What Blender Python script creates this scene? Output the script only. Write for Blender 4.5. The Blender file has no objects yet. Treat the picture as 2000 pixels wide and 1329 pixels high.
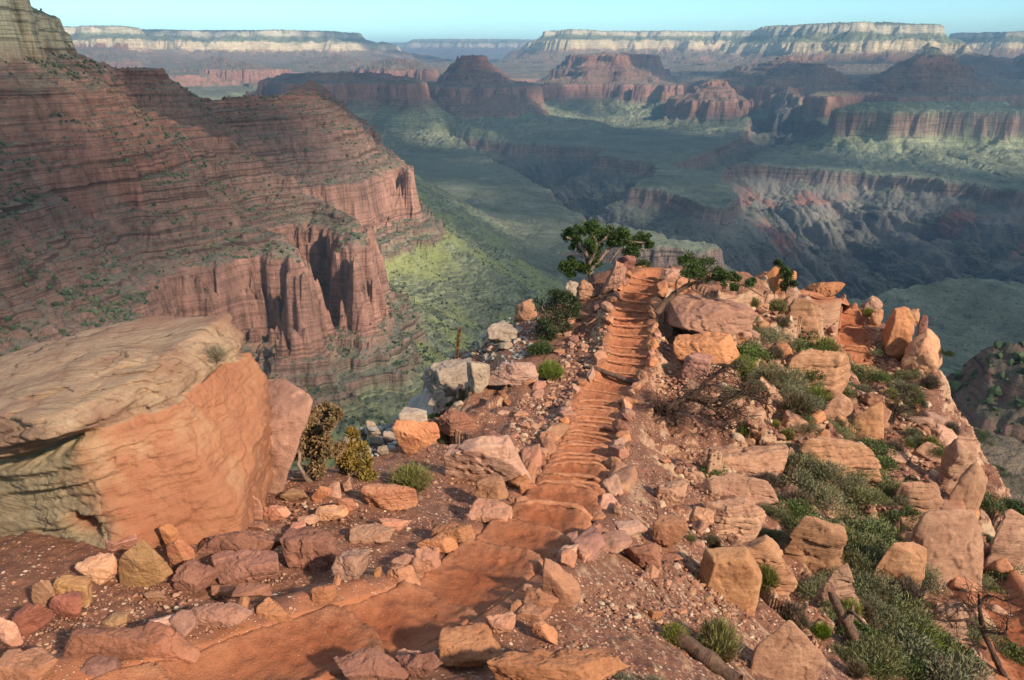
import bpy, math, random
import numpy as np
from math import radians as R
random.seed(7)
RNG = np.random.default_rng(11)
C = bpy.context.scene.collection
SC = bpy.context.scene

# ------------------------------------------------------------------ camera
PW, PH, PF, HY = 2000.0, 1329.0, 1400.0, 110.0      # photo size, focal length in its pixels, horizon row
PITCH = math.atan((PH / 2 - HY) / PF)
cam = bpy.data.cameras.new('camera')
cam_o = bpy.data.objects.new('camera', cam)
C.objects.link(cam_o)
cam.sensor_width = 36.0
cam.lens = 36.0 * PF / PW
cam.clip_start = 0.1
cam.clip_end = 150000
cam_o.location = (0, 0, 0)
cam_o.rotation_euler = (math.pi / 2 - PITCH, 0, 0)
SC.camera = cam_o

# ------------------------------------------------------------------ light
SUN_EL, SUN_AZ = 33.0, 133.0      # azimuth measured clockwise from +Y (the view direction)
SUN = np.array([math.sin(R(SUN_AZ)) * math.cos(R(SUN_EL)), math.cos(R(SUN_AZ)) * math.cos(R(SUN_EL)), math.sin(R(SUN_EL))])
w = bpy.data.worlds.new('World'); SC.world = w; w.use_nodes = True
wn = w.node_tree
for n in list(wn.nodes): wn.nodes.remove(n)
sky = wn.nodes.new('ShaderNodeTexSky'); sky.sky_type = 'NISHITA'; sky.sun_disc = False
sky.sun_elevation = R(SUN_EL); sky.sun_rotation = R(SUN_AZ)
sky.altitude = 1900; sky.air_density = 1.0; sky.dust_density = 0.0; sky.ozone_density = 1.0
bg = wn.nodes.new('ShaderNodeBackground'); bg.inputs['Strength'].default_value = 0.105
wo = wn.nodes.new('ShaderNodeOutputWorld')
tint = wn.nodes.new('ShaderNodeMix'); tint.data_type = 'RGBA'; tint.blend_type = 'MULTIPLY'; tint.inputs[0].default_value = 1.0
tint.inputs[7].default_value = (0.72, 1.02, 1.07, 1)
wn.links.new(sky.outputs[0], tint.inputs[6]); wn.links.new(tint.outputs[2], bg.inputs[0]); wn.links.new(bg.outputs[0], wo.inputs[0])
sl = bpy.data.lights.new('sun', 'SUN'); sl.energy = 4.6; sl.angle = R(3.0); sl.color = (1.0, 0.86, 0.68)
so = bpy.data.objects.new('sun', sl); C.objects.link(so)
from mathutils import Vector
so.rotation_euler = Vector(SUN).to_track_quat('Z', 'Y').to_euler()
so.location = (200, -200, 300)
SC.view_settings.view_transform = 'Standard'; SC.view_settings.look = 'None'
SC.view_settings.exposure = 1.05; SC.view_settings.gamma = 1.0
SC.cycles.use_denoising = True
SC.cycles.max_bounces = 5; SC.cycles.diffuse_bounces = 2; SC.cycles.glossy_bounces = 1
SC.cycles.transparent_max_bounces = 8; SC.cycles.volume_bounces = 0

# ------------------------------------------------------------------ pixel <-> place
CP, SP = math.cos(PITCH), math.sin(PITCH)
def ray(px, py):
    xc = (np.asarray(px, float) - PW / 2) / PF; yc = (PH / 2 - np.asarray(py, float)) / PF
    return xc, CP + yc * SP, -SP + yc * CP
def at_z(px, py, z):
    dx, dy, dz = ray(px, py); t = z / dz
    return np.stack([dx * t, dy * t, dz * t], -1)
def at_y(px, py, Y):
    dx, dy, dz = ray(px, py); t = Y / dy
    return np.stack([dx * t, dy * t, dz * t], -1)
def zof(py, Y):
    _, dy, dz = ray(1000, py); return float(Y * dz / dy)
def project(p):
    p = np.asarray(p, float)
    zc = p[..., 1] * CP - p[..., 2] * SP; yc = p[..., 1] * SP + p[..., 2] * CP
    return PW / 2 + PF * p[..., 0] / zc, PH / 2 - PF * yc / zc, zc

# ------------------------------------------------------------------ noise
_pr = np.random.default_rng(3)
PERM = _pr.permutation(256).astype(np.int32); PERM = np.concatenate([PERM, PERM])
_a = _pr.uniform(0, 2 * np.pi, 256)
G2 = np.stack([np.cos(_a), np.sin(_a)], 1).astype(np.float32)
_g = _pr.normal(size=(256, 3)); G3 = (_g / np.linalg.norm(_g, axis=1)[:, None]).astype(np.float32)
RND = _pr.uniform(-1, 1, 512).astype(np.float32)
def _fade(t): return t * t * t * (t * (t * 6 - 15) + 10)
def pn2(x, y, seed=0):
    xf = np.floor(x); yf = np.floor(y)
    u = (x - xf).astype(np.float32); v = (y - yf).astype(np.float32)
    xi = (xf.astype(np.int64) + seed * 37) & 255; yi = (yf.astype(np.int64) + seed * 91) & 255
    def g(a, b, du, dv):
        h = PERM[PERM[(xi + a) & 255] + ((yi + b) & 255)]
        return G2[h, 0] * du + G2[h, 1] * dv
    fu, fv = _fade(u), _fade(v)
    a = g(0, 0, u, v); b = g(1, 0, u - 1, v); c = g(0, 1, u, v - 1); d = g(1, 1, u - 1, v - 1)
    ab = a + fu * (b - a); cd = c + fu * (d - c)
    return (ab + fv * (cd - ab)) * 1.5
def fbm2(x, y, seed=0, oct=4, gain=0.5):
    s = 0; a = 1.0
    for k in range(oct):
        s = s + a * pn2(x, y, seed + k); x = x * 2.03; y = y * 2.03; a *= gain
    return s
def ridge2(x, y, seed=0, oct=4):
    s = 0; a = 1.0
    for k in range(oct):
        s = s + a * (1 - 2 * np.abs(pn2(x, y, seed + k))); x = x * 2.07; y = y * 2.07; a *= 0.5
    return s * 0.55
def pn3(x, y, z, seed=0):
    xf, yf, zf = np.floor(x), np.floor(y), np.floor(z)
    u, v, w_ = x - xf, y - yf, z - zf
    xi = (xf.astype(np.int64) + seed * 37) & 255; yi = (yf.astype(np.int64) + seed * 91) & 255; zi = (zf.astype(np.int64) + seed * 53) & 255
    def g(a, b, c):
        h = PERM[PERM[PERM[(xi + a) & 255] + ((yi + b) & 255)] + ((zi + c) & 255)]
        return G3[h, 0] * (u - a) + G3[h, 1] * (v - b) + G3[h, 2] * (w_ - c)
    fu, fv, fw = _fade(u), _fade(v), _fade(w_)
    L = lambda a, b, t: a + t * (b - a)
    return 1.5 * L(L(L(g(0, 0, 0), g(1, 0, 0), fu), L(g(0, 1, 0), g(1, 1, 0), fu), fv),
                   L(L(g(0, 0, 1), g(1, 0, 1), fu), L(g(0, 1, 1), g(1, 1, 1), fu), fv), fw)
def fbm3(p, f, seed=0, oct=4, gain=0.5):
    s = 0; a = 1.0
    for k in range(oct):
        s = s + a * pn3(p[..., 0] * f, p[..., 1] * f, p[..., 2] * f, seed + k); f *= 2.03; a *= gain
    return s
def n1(h, seed=0):
    hf = np.floor(h); t = h - hf; i = (hf.astype(np.int64) + seed * 57) & 255
    f = t * t * (3 - 2 * t)
    return RND[i] * (1 - f) + RND[i + 1] * f
def sstep(a, b, x):
    t = np.clip((x - a) / (b - a), 0, 1); return t * t * (3 - 2 * t)

# ------------------------------------------------------------------ mesh + object helpers
def mesh_from(name, V, F, smooth=True, attrs=None):
    """V (n,3), F (m,k) all with the same k, or a list of such arrays."""
    me = bpy.data.meshes.new(name)
    Fs = F if isinstance(F, list) else [F]
    V = np.ascontiguousarray(V, np.float32)
    me.vertices.add(len(V)); me.vertices.foreach_set('co', V.ravel())
    loops = np.concatenate([f.ravel() for f in Fs]).astype(np.int32)
    cnt = np.concatenate([np.full(len(f), f.shape[1], np.int32) for f in Fs])
    start = np.concatenate([[0], np.cumsum(cnt)[:-1]]).astype(np.int32)
    me.loops.add(len(loops)); me.loops.foreach_set('vertex_index', loops)
    me.polygons.add(len(cnt)); me.polygons.foreach_set('loop_start', start); me.polygons.foreach_set('loop_total', cnt)
    me.polygons.foreach_set('use_smooth', np.full(len(cnt), bool(smooth)))
    if attrs:
        for k, v in attrs.items():
            a = me.attributes.new(k, 'FLOAT', 'POINT'); a.data.foreach_set('value', np.ascontiguousarray(v, np.float32))
    me.update(calc_edges=True)
    return me
def obj(name, me, m=None, parent=None, label=None, cat=None, group=None, kind=None, loc=None):
    o = bpy.data.objects.new(name, me); C.objects.link(o)
    if m is not None and me is not None and not me.materials: me.materials.append(m)
    if parent is not None: o.parent = parent
    if label: o['label'] = label
    if cat: o['category'] = cat
    if group: o['group'] = group
    if kind: o['kind'] = kind
    if loc is not None: o.location = loc
    return o
def grid_faces(na, nr):
    i = np.arange(na * nr, dtype=np.int32).reshape(na, nr)
    return np.stack([i[:-1, :-1], i[1:, :-1], i[1:, 1:], i[:-1, 1:]], -1).reshape(-1, 4)

# ------------------------------------------------------------------ node helpers
class NT:
    def __init__(s, name):
        s.m = bpy.data.materials.new(name); s.m.use_nodes = True; s.t = s.m.node_tree
        s.b = s.t.nodes['Principled BSDF']
        s.b.inputs['Roughness'].default_value = 0.9
        s.b.inputs['Specular IOR Level'].default_value = 0.2
    def n(s, ty, **kw):
        x = s.t.nodes.new(ty)
        for k, v in kw.items(): setattr(x, k, v)
        return x
    def put(s, inp, v):
        if v is None: return
        if isinstance(v, bpy.types.NodeSocket): s.t.links.new(v, inp)
        else:
            if isinstance(v, tuple) and len(v) == 3 and inp.type == 'RGBA': v = (*v, 1)
            inp.default_value = v
    def mapping(s, vec, scale, rot=(0, 0, 0), loc=(0, 0, 0)):
        x = s.n('ShaderNodeMapping'); s.put(x.inputs['Vector'], vec); x.inputs['Scale'].default_value = scale
        x.inputs['Rotation'].default_value = rot; x.inputs['Location'].default_value = loc
        return x.outputs[0]
    def noise(s, vec, scale=1, detail=4, rough=0.55, dist=0.0):
        x = s.n('ShaderNodeTexNoise'); s.put(x.inputs['Vector'], vec); x.inputs['Scale'].default_value = scale
        x.inputs['Detail'].default_value = detail; x.inputs['Roughness'].default_value = rough; x.inputs['Distortion'].default_value = dist
        return x.outputs['Fac']
    def voro(s, vec, scale=1, feature='F1', out='Distance', rand=1.0):
        x = s.n('ShaderNodeTexVoronoi', feature=feature); s.put(x.inputs['Vector'], vec); x.inputs['Scale'].default_value = scale
        x.inputs['Randomness'].default_value = rand
        return x.outputs[out]
    def ramp(s, fac, stops, interp='LINEAR'):
        x = s.n('ShaderNodeValToRGB'); s.put(x.inputs[0], fac); cr = x.color_ramp; cr.interpolation = interp
        while len(cr.elements) < len(stops): cr.elements.new(0.5)
        for e, (p, c) in zip(cr.elements, stops):
            e.position = p; e.color = (c, c, c, 1) if isinstance(c, (int, float)) else (*c, 1)
        return x.outputs[0]
    def mix(s, fac, a, b, blend='MIX'):
        x = s.n('ShaderNodeMix', data_type='RGBA', blend_type=blend)
        s.put(x.inputs[0], fac); s.put(x.inputs[6], a); s.put(x.inputs[7], b)
        return x.outputs[2]
    def math(s, op, a, b=None, clamp=False):
        x = s.n('ShaderNodeMath', operation=op, use_clamp=clamp); s.put(x.inputs[0], a); s.put(x.inputs[1], b)
        return x.outputs[0]
    def rng(s, v, a, b, c=0.0, d=1.0):
        x = s.n('ShaderNodeMapRange'); s.put(x.inputs[0], v)
        for i, q in zip((1, 2, 3, 4), (a, b, c, d)): x.inputs[i].default_value = q
        return x.outputs[0]
    def bump(s, h, strength=0.5, dist=0.1, normal=None):
        x = s.n('ShaderNodeBump'); s.put(x.inputs['Height'], h); x.inputs['Strength'].default_value = strength
        x.inputs['Distance'].default_value = dist
        if normal is not None: s.put(x.inputs['Normal'], normal)
        return x.outputs[0]
    def attr(s, name):
        return s.n('ShaderNodeAttribute', attribute_name=name).outputs['Fac']
    def sep(s, v):
        x = s.n('ShaderNodeSeparateXYZ'); s.put(x.inputs[0], v); return x.outputs
    def hsv(s, col, h=0.5, sa=1.0, v=1.0):
        x = s.n('ShaderNodeHueSaturation'); s.put(x.inputs['Hue'], h); s.put(x.inputs['Saturation'], sa); s.put(x.inputs['Value'], v); s.put(x.inputs['Color'], col)
        return x.outputs[0]
    def done(s, col=None, normal=None):
        if col is not None: s.put(s.b.inputs['Base Color'], col)
        if normal is not None: s.put(s.b.inputs['Normal'], normal)
        return s.m
# ================================================================== the canyon
def canyon_mat(name):
    t = NT(name)
    geo = t.n('ShaderNodeNewGeometry'); pos = geo.outputs['Position']
    s = t.attr('strat'); veg = t.attr('veg')
    nz = t.sep(geo.outputs['True Normal'])[2]
    big = t.noise(pos, 0.004, 5, 0.6)
    mid = t.noise(pos, 0.03, 6, 0.65)
    fine = t.noise(pos, 0.15, 4, 0.6)
    band = t.noise(t.mapping(pos, (0.0025, 0.0025, 0.16)), 1.0, 9, 0.74)
    streak = t.noise(t.mapping(pos, (0.07, 0.07, 0.008)), 1.0, 8, 0.70)
    sj = t.math('ADD', s, t.rng(mid, 0.3, 0.7, -0.012, 0.012))
    col = t.ramp(sj, [(0.0, (0.050, 0.052, 0.058)), (0.09, (0.075, 0.072, 0.070)), (0.12, (0.15, 0.10, 0.085)), (0.155, (0.13, 0.095, 0.075)),
                      (0.185, (0.125, 0.140, 0.10)), (0.27, (0.16, 0.165, 0.105)), (0.37, (0.20, 0.21, 0.115)), (0.42, (0.17, 0.115, 0.085)),
                      (0.45, (0.235, 0.122, 0.090)), (0.545, (0.25, 0.132, 0.098)), (0.56, (0.155, 0.092, 0.070)), (0.68, (0.170, 0.092, 0.068)), (0.75, (0.20, 0.092, 0.064)),
                      (0.79, (0.26, 0.13, 0.085)), (0.815, (0.46, 0.36, 0.22)), (0.87, (0.44, 0.35, 0.22)), (0.885, (0.15, 0.16, 0.09)),
                      (0.925, (0.17, 0.17, 0.10)), (0.94, (0.42, 0.36, 0.25)), (0.985, (0.40, 0.34, 0.24)), (1.0, (0.06, 0.085, 0.045))])
    # ledges: thin horizontal beds, and stains running down the cliffs
    cliff = t.rng(nz, 0.80, 0.45)
    bedc = t.ramp(band, [(0.30, 0.22), (0.43, 0.55), (0.49, 1.15), (0.54, 1.35), (0.60, 0.75), (0.70, 0.30)])
    strc = t.ramp(streak, [(0.30, 0.38), (0.46, 0.9), (0.55, 1.1), (0.70, 1.55)])
    inred = t.math('MULTIPLY', t.rng(s, .455, .475), t.rng(s, .56, .545))
    red = t.mix(t.math('SUBTRACT', 1.0, t.math('MULTIPLY', inred, .55)), col, t.mix(1.0, col, bedc, 'MULTIPLY'))
    red = t.mix(cliff, red, t.mix(1.0, red, strc, 'MULTIPLY'))
    # scree and scrub on everything that is not steep
    soil = t.mix(0.55, col, (0.115, 0.118, 0.080))
    soil = t.mix(t.rng(fine, 0.40, 0.62), t.mix(0.6, soil, (0.05, 0.065, 0.042)), soil)
    soil = t.mix(t.rng(mid, 0.35, 0.7), t.mix(0.35, soil, (0.07, 0.09, 0.06)), t.mix(0.25, soil, (0.26, 0.24, 0.16)))
    sv = t.voro(t.mapping(pos, (.13, .13, .13)), 1.0); sv2 = t.voro(t.mapping(pos, (.05, .05, .05)), 1.0)
    spot = t.math('MAXIMUM', t.math('MULTIPLY', t.rng(sv, .36, .26), t.rng(mid, .42, .55)), t.math('MULTIPLY', t.rng(sv2, .30, .20), t.rng(mid, .58, .48)))
    soil = t.mix(t.math('MULTIPLY', spot, .85), soil, (0.035, 0.050, 0.028))
    vg = t.math('MULTIPLY', t.rng(nz, 0.62, 0.82), veg)
    mott = t.noise(t.mapping(pos, (.006, .011, .004), rot=(0, 0, .5)), 1, 8, .68, .6)
    soil = t.mix(1.0, soil, t.ramp(mott, [(.32, .55), (.46, .95), (.54, 1.08), (.70, 1.55)]), 'MULTIPLY')
    out = t.mix(vg, red, soil)
    out = t.mix(1.0, out, t.ramp(big, [(0.3, 0.8), (0.7, 1.2)]), 'MULTIPLY')
    redp = t.attr('redp')
    out = t.mix(t.math('MULTIPLY', t.attr('pale'), t.rng(mid, .3, .6, .35, .85)), out, (0.185, 0.165, 0.135))
    out = t.mix(t.math('MULTIPLY', redp, t.rng(mid, 0.35, 0.62, .0, .75)), out, (0.30, 0.092, 0.066))
    grp = t.attr('green')
    out = t.mix(t.math('MULTIPLY', grp, t.rng(fine, 0.36, 0.58, 0.35, 0.9)), out, (0.235, 0.25, 0.085))
    hgt = t.math('ADD', t.math('MULTIPLY', band, 6.0), t.math('ADD', t.math('MULTIPLY', streak, 8.0), t.math('MULTIPLY', mid, 10.0)))
    return t.done(out, t.bump(hgt, 0.9, 1.0))

def sdf(poly, x, y, closed=True):
    """signed distance (negative inside) and the arc length of the nearest point."""
    P = np.asarray(poly, float); n = len(P)
    d2 = np.full(x.shape, 1e30); par = np.zeros(x.shape); ins = np.zeros(x.shape, bool); L = 0.0
    for i in range(n if closed else n - 1):
        a, b = P[i], P[(i + 1) % n]; e = b - a; l2 = float(e @ e) + 1e-9; l = math.sqrt(l2)
        wx, wy = x - a[0], y - a[1]
        t = np.clip((wx * e[0] + wy * e[1]) / l2, 0, 1)
        q = (wx - t * e[0]) ** 2 + (wy - t * e[1]) ** 2
        m = q < d2; d2 = np.where(m, q, d2); par = np.where(m, L + t * l, par)
        if closed:
            c = (a[1] > y) != (b[1] > y)
            ins ^= c & (x < a[0] + (y - a[1]) * e[0] / (e[1] if abs(e[1]) > 1e-9 else 1e-9))
        L += l
    d = np.sqrt(d2)
    return (np.where(ins, -d, d) if closed else d), par

def ledgy(d0, z0, d1, z1, n, seed, cl=0.7):
    """cliff / slope alternation: n ledges climbing from (d0,z0) to (d1,z1)."""
    r = np.random.default_rng(seed); wd = r.uniform(0.6, 1.6, n); wz = r.uniform(0.5, 1.8, n)
    wd *= (d1 - d0) / wd.sum(); wz *= (z1 - z0) / wz.sum(); out = []; d, z = d0, z0
    for a, b in zip(wd, wz):
        out.append((d + a * 0.82, z + b * (1 - cl))); out.append((d + a, z + b)); d += a; z += b
    return out

FEATURES = []
def feature(name, poly, prof, warp, veg=(0.9, 0.9), flute=0, gully=(0, 60, 300), soft=None, seed=0, out=4000):
    """prof: (inside distance, z, strat) from far outside (negative) to inside (positive)."""
    p = np.array(sorted(prof), float)
    FEATURES.append(dict(name=name, poly=np.asarray(poly, float)[:, :2], prof=p, warp=warp, flute=flute, gully=gully, seed=seed, out=out))

def pts_z(z, *pp): return [at_z(a, b, z)[:2] for a, b in pp]
def pts_y(*pp): return [at_y(a, b, Y)[:2] for a, b, Y in pp]

# --- the canyon wall on the left: Redwall rim traced on its own level, 250 m below the camera
ZR, ZB = -250., -405.
rim = pts_z(ZR, (-500, 1100), (-100, 900), (120, 760), (240, 640), (285, 572), (322, 538), (420, 520), (505, 500), (552, 508), (566, 530), (580, 508), (574, 480), (548, 468), (520, 460), (540, 446), (600, 436), (648, 449), (682, 482), (694, 500), (704, 470), (696, 430), (640, 405),
            (560, 394), (520, 382), (560, 373), (700, 357), (745, 343), (775, 328), (797, 336), (775, 305), (665, 285), (642, 270), (690, 260), (728, 252), (735, 262), (712, 238), (660, 229), (600, 226))
back = [(-1000, 3100), (-900, 2500), (-780, 2100), (-720, 1800), (-860, 1600), (-1080, 1720), (-1500, 1850), (-2600, 1700), (-2600, -300), (-900, -300)]
wall_prof = [(-2500, -800, .22), (-900, -735, .235), (-560, -680, .26), (-360, -575, .31), (-200, -478, .36), (-92, -414, .375), (-80, -406, .40), (-76, -392, .425), (-60, -386, .40), (-56, -374, .43), (-40, -368, .42), (-36, -358, .435), (-23, -352, .45), (-13, -310, .48), (-4, -260, .53), (0, -250, .55),
             (10, -244, .56)]
wall_prof += [(d, z, .56 + .19 * (z + 244) / 164) for d, z in ledgy(10, -244, 205, -82, 17, 5, .5)]
wall_prof += [(290, -76, .755), (370, -32, .765), (440, 2, .775), (700, 40, .80), (2000, 60, .80)]
feature('canyon_wall', rim + [np.array(b, float) for b in back], wall_prof, (15, 8, 0.5), flute=4, gully=(20, 48, 420), seed=1, out=3000)
# the pale cliffs that stand on the red slope, top left
feature('butte', pts_y((64, 108, 1230), (122, 96, 1340), (132, 94, 1430)) + [np.array(q, float) for q in [(-1000, 1600), (-1500, 1500), (-1500, 1200), (-900, 1190)]],
        [(-260, -600, .7), (-140, -130, .74), (-75, -30, .785), (-7, 4, .80), (2, 36, .83), (12, 42, .84), (16, 62, .87), (32, 72, .89), (50, 82, .92), (55, 104, .95), (150, 120, 1.0), (500, 125, 1.0)], (11, 9, .5), flute=6, gully=(6, 30, 200), seed=14, out=600)
feature('butte', pts_y((-500, 150, 800), (-60, 128, 965), (20, 124, 1000), (60, 120, 1045), (66, 112, 1110)) + [np.array(q, float) for q in [(-950, 1160), (-1800, 1200), (-1800, 700)]],
        [(-290, -600, .7), (-170, -130, .74), (-85, -42, .785), (-9, -4, .80), (-3, 50, .84), (3, 106, .87), (25, 125, .89), (75, 160, .92), (86, 220, .97), (500, 260, 1.0)], (11, 9, .5), flute=6, gully=(6, 30, 200), seed=15, out=700)

zt_ = zof(150, 1400); zm_ = zof(134, 1440)
feature('butte', pts_y((232, 134, 1440), (270, 134, 1425), (303, 135, 1430)) + [at_y(306, 134, 1475)[:2], at_y(225, 134, 1490)[:2]], [(-150, zm_ - 150, .68), (-60, zm_ - 52, .70), (-10, zm_ - 14, .73), (-3, zm_ - 10, .74), (0, zm_, .76), (30, zm_ + 3, .77)], (5, 3, .5), flute=3, gully=(4, 30, 200), seed=20, out=260)
feature('butte', pts_y((311, 150, 1400), (326, 150, 1400)) + [at_y(327, 150, 1414)[:2], at_y(312, 150, 1414)[:2]], [(-90, zt_ - 90, .66), (-30, zt_ - 22, .7), (-4, zt_ - 3, .74), (-1, zt_ + 7, .75), (2, zt_ + 9, .76), (3.5, zt_ + 14, .78), (9, zt_ + 15, .78)], (1.2, 1.2, .5), flute=0, gully=(0, 30, 200), seed=19, out=160)

# --- far side features; depths in metres forward, heights read from the rows they reach
def mesa(name, front, Y_back, levels, warp, back=None, seed=0, flute=14, gully=(75, 130, 900), out=3500):
    f = pts_y(*front)
    if back is None:
        xl, xr = f[0][0], f[-1][0]; k = Y_back / ((f[0][1] + f[-1][1]) / 2)
        back = [np.array([xr * k, Y_back]), np.array([xl * k, Y_back])]
    feature(name, f + [np.array(b, float) for b in back], levels, warp, flute=flute, gully=gully, seed=seed, out=out)

# isolated red butte left of centre: bench and stepped pyramid
z0 = zof(172, 7500); z1 = zof(207, 7450)
mesa('butte', [(765, 185, 7600), (820, 170, 7550), (880, 172, 7450), (960, 172, 7450), (1022, 178, 7500), (1035, 180, 7700)], 8750,
     [(-2500, -740, .2), (-900, -690, .22), (-250, z1 - 70, .33), (-50, z1, .43), (-12, z0 - 20, .53), (0, z0, .55), (130, z0 + 22, .58), (600, z0 + 40, .6)], (170, 28, .55), seed=2)
zp = zof(168, 7600)
mesa('butte', [(838, 170, 7750), (870, 168, 7620), (940, 168, 7550), (990, 168, 7650), (1012, 170, 7850)], 8450,
     [(-300, zp - 260, .58), (0, zp - 20, .58)] + [(d, z, .58 + .2 * d / 330) for d, z in ledgy(0, zp - 20, 330, zof(118, 7900), 9, 21, .5)] + [(345, zof(108, 7950), .72), (500, zof(104, 8000), .73)], (45, 18, .5), flute=6, seed=17, gully=(24, 80, 400), out=900)
# long red mesa right of it
z0 = zof(165, 9000); z1 = zof(192, 8950)
mesa('mesa', [(1030, 150, 9300), (1075, 163, 9050), (1150, 164, 8950), (1230, 160, 9000), (1275, 160, 9000), (1318, 172, 8800), (1335, 172, 9100)], 11800,
     [(-3000, -750, .2), (-1000, -690, .22), (-260, z1 - 80, .34), (-50, z1, .43), (-12, z0 - 20, .53), (0, z0, .55)] +
     [(d, z, .55 + .2 * d / 520) for d, z in ledgy(10, z0 + 8, 500, zof(108, 9500), 6, 31, .75)] + [(700, zof(106, 9700), .76), (1000, zof(100, 9900), .78), (1400, zof(98, 9900), .8)], (260, 40, .5), seed=3)
# low bench in cloud shade, left of centre
zt = zof(152, 6900)
mesa('mesa', [(500, 172, 7000), (560, 158, 6800), (650, 155, 6700), (720, 160, 6600), (800, 175, 6500), (815, 190, 6700)], 7900,
     [(-2500, -740, .2), (-600, -660, .24), (-150, zt - 230, .4), (-40, zt - 180, .44), (-10, zt - 60, .53), (0, zt - 45, .55), (160, zt, .6), (320, zt + 30, .62), (600, zt + 40, .64)], (200, 40, .5), seed=4)
# temple with the pointed top, right: a cliff-edged bench and the pyramid on it
z0 = zof(188, 7000); z1 = zof(222, 6950)
mesa('butte', [(1555, 188, 7100), (1620, 186, 6850), (1700, 186, 6750), (1800, 192, 6700), (1900, 190, 6750), (2010, 196, 6850), (2080, 200, 7200)], 9200,
     [(-2500, -740, .2), (-800, -650, .23), (-220, z1 - 70, .34), (-50, z1, .43), (-12, z0 - 20, .53), (0, z0, .55), (160, z0 + 25, .58), (900, z0 + 50, .60)], (190, 30, .6), seed=5)
zp = zof(180, 7200)
mesa('butte', [(1655, 182, 7350), (1720, 182, 7100), (1810, 184, 6980), (1900, 184, 7100), (1962, 184, 7400)], 8900,
     [(-300, zp - 260, .58), (0, zp - 30, .58)] + [(d, z, .58 + .2 * d / 560) for d, z in ledgy(0, zp - 30, 560, zof(116, 7650), 13, 41, .5)] + [(640, zof(106, 7750), .80), (655, zof(96, 7750), .86), (800, zof(86, 7800), .9), (1200, zof(84, 7800), .9)], (60, 22, .5), flute=7, seed=16, gully=(30, 90, 500), out=900)
# grey shelf butte in front of it
zt = zof(214, 5550); zc = zof(262, 5500)
mesa('butte', [(1640, 258, 5500), (1690, 236, 5450), (1740, 222, 5400), (1830, 214, 5350), (1930, 216, 5350), (1978, 240, 5420)], 6300,
     [(-2500, -740, .2), (-650, -690, .2), (-420, -668, .25), (-60, zc - 30, .36), (-30, zc, .40), (-16, zt - 120, .44), (-10, zt - 60, .46), (0, zt - 10, .40), (60, zt + 12, .36), (300, zt + 20, .36)], (120, 30, .6), seed=6, flute=18)
# cliffs and spurs behind, between the red mesa and the temple
z0 = zof(168, 8200); z1 = zof(200, 8150)
mesa('mesa', [(1380, 172, 8700), (1445, 170, 8300), (1490, 170, 8000), (1560, 172, 7900), (1640, 172, 8100), (1700, 172, 8600)], 12500,
     [(-3000, -740, .2), (-900, -680, .22), (-240, z1 - 70, .34), (-45, z1, .43), (-10, z0 - 20, .53), (0, z0, .55)] +
     [(d, z, .55 + .2 * d / 900) for d, z in ledgy(10, z0 + 8, 900, zof(112, 9600), 7, 51, .75)] + [(1400, zof(104, 10500), .78), (2500, zof(98, 11000), .79)], (420, 60, .55), seed=7)
# big flat-topped rim mesa, right
zt = zof(48, 12500)
mesa('plateau', [(1500, 80, 13500), (1545, 60, 12800), (1600, 55, 12300), (1660, 52, 12000), (1740, 52, 11900), (1825, 60, 12000), (1850, 66, 12800)], 16000,
     [(-5000, -740, .2), (-3300, -450, .43), (-3230, -330, .54)] + [(d, z, .56 + .2 * (d + 3200) / 2200) for d, z in ledgy(-3200, -320, -1000, zof(118, 10800), 6, 61, .7)] +
     [(-700, zof(104, 11400), .79), (-560, zof(98, 11500), .81), (-520, zof(80, 11500), .87), (-200, zof(66, 11800), .92), (-60, zof(62, 12000), .93), (0, zt - 15, .985), (40, zt, .99), (400, zt + 30, 1.0), (900, zt + 60, 1.0)], (480, 60, .6), seed=8, flute=24, out=6000)
zt = zof(64, 17000)
mesa('plateau', [(1840, 80, 17500), (1880, 70, 17000), (1960, 66, 16500), (2100, 66, 16000), (2400, 66, 16000)], 22000,
     [(-6000, -600, .3), (-2500, -100, .6), (-1000, zof(110, 15500), .78), (-400, zof(92, 16500), .8), (-340, zof(84, 16500), .87), (-60, zof(72, 17000), .92), (0, zt, .99), (500, zt + 30, 1.0)], (500, 60, .6), seed=9, out=9000)
# rim behind the centre
zt = zof(62, 15500)
mesa('plateau', [(1105, 76, 15000), (1130, 70, 14800), (1180, 64, 15500), (1300, 63, 15500), (1420, 62, 15300), (1560, 62, 15500), (1700, 62, 16500)], 22000,
     [(-6000, -700, .25), (-4200, -430, .43), (-4120, -300, .54)] + [(d, z, .56 + .2 * (d + 4100) / 2900) for d, z in ledgy(-4100, -290, -1200, zof(112, 14200), 6, 71, .7)] +
     [(-560, zof(94, 14900), .80), (-500, zof(78, 15000), .87), (-80, zof(70, 15500), .92), (0, zt, .985), (60, zt + 10, .99), (900, zt + 30, 1.0)], (700, 80, .6), seed=10, flute=30, out=8000)
# rim on the left, lit by the sun
zt = zof(58, 15000)
mesa('plateau', [(-200, 52, 12500), (130, 50, 13200), (272, 52, 13400), (300, 62, 14500), (450, 62, 14800), (600, 66, 15200), (680, 68, 15500), (705, 82, 16300)], 24000,
     [(-6500, -640, .25), (-5100, -400, .40), (-4500, -350, .43), (-4420, -215, .54)] + [(d, z, .56 + .2 * (d + 4400) / 3000) for d, z in ledgy(-4400, -205, -1400, zof(112, 14000), 6, 81, .75)] +
     [(-600, zof(96, 14500), .80), (-520, zof(80, 14600), .87), (-120, zof(70, 15000), .92), (0, zt - 10, .985), (60, zt, .99), (900, zt + 30, 1.0)], (900, 90, .6), seed=12, flute=34, out=8500)
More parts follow.
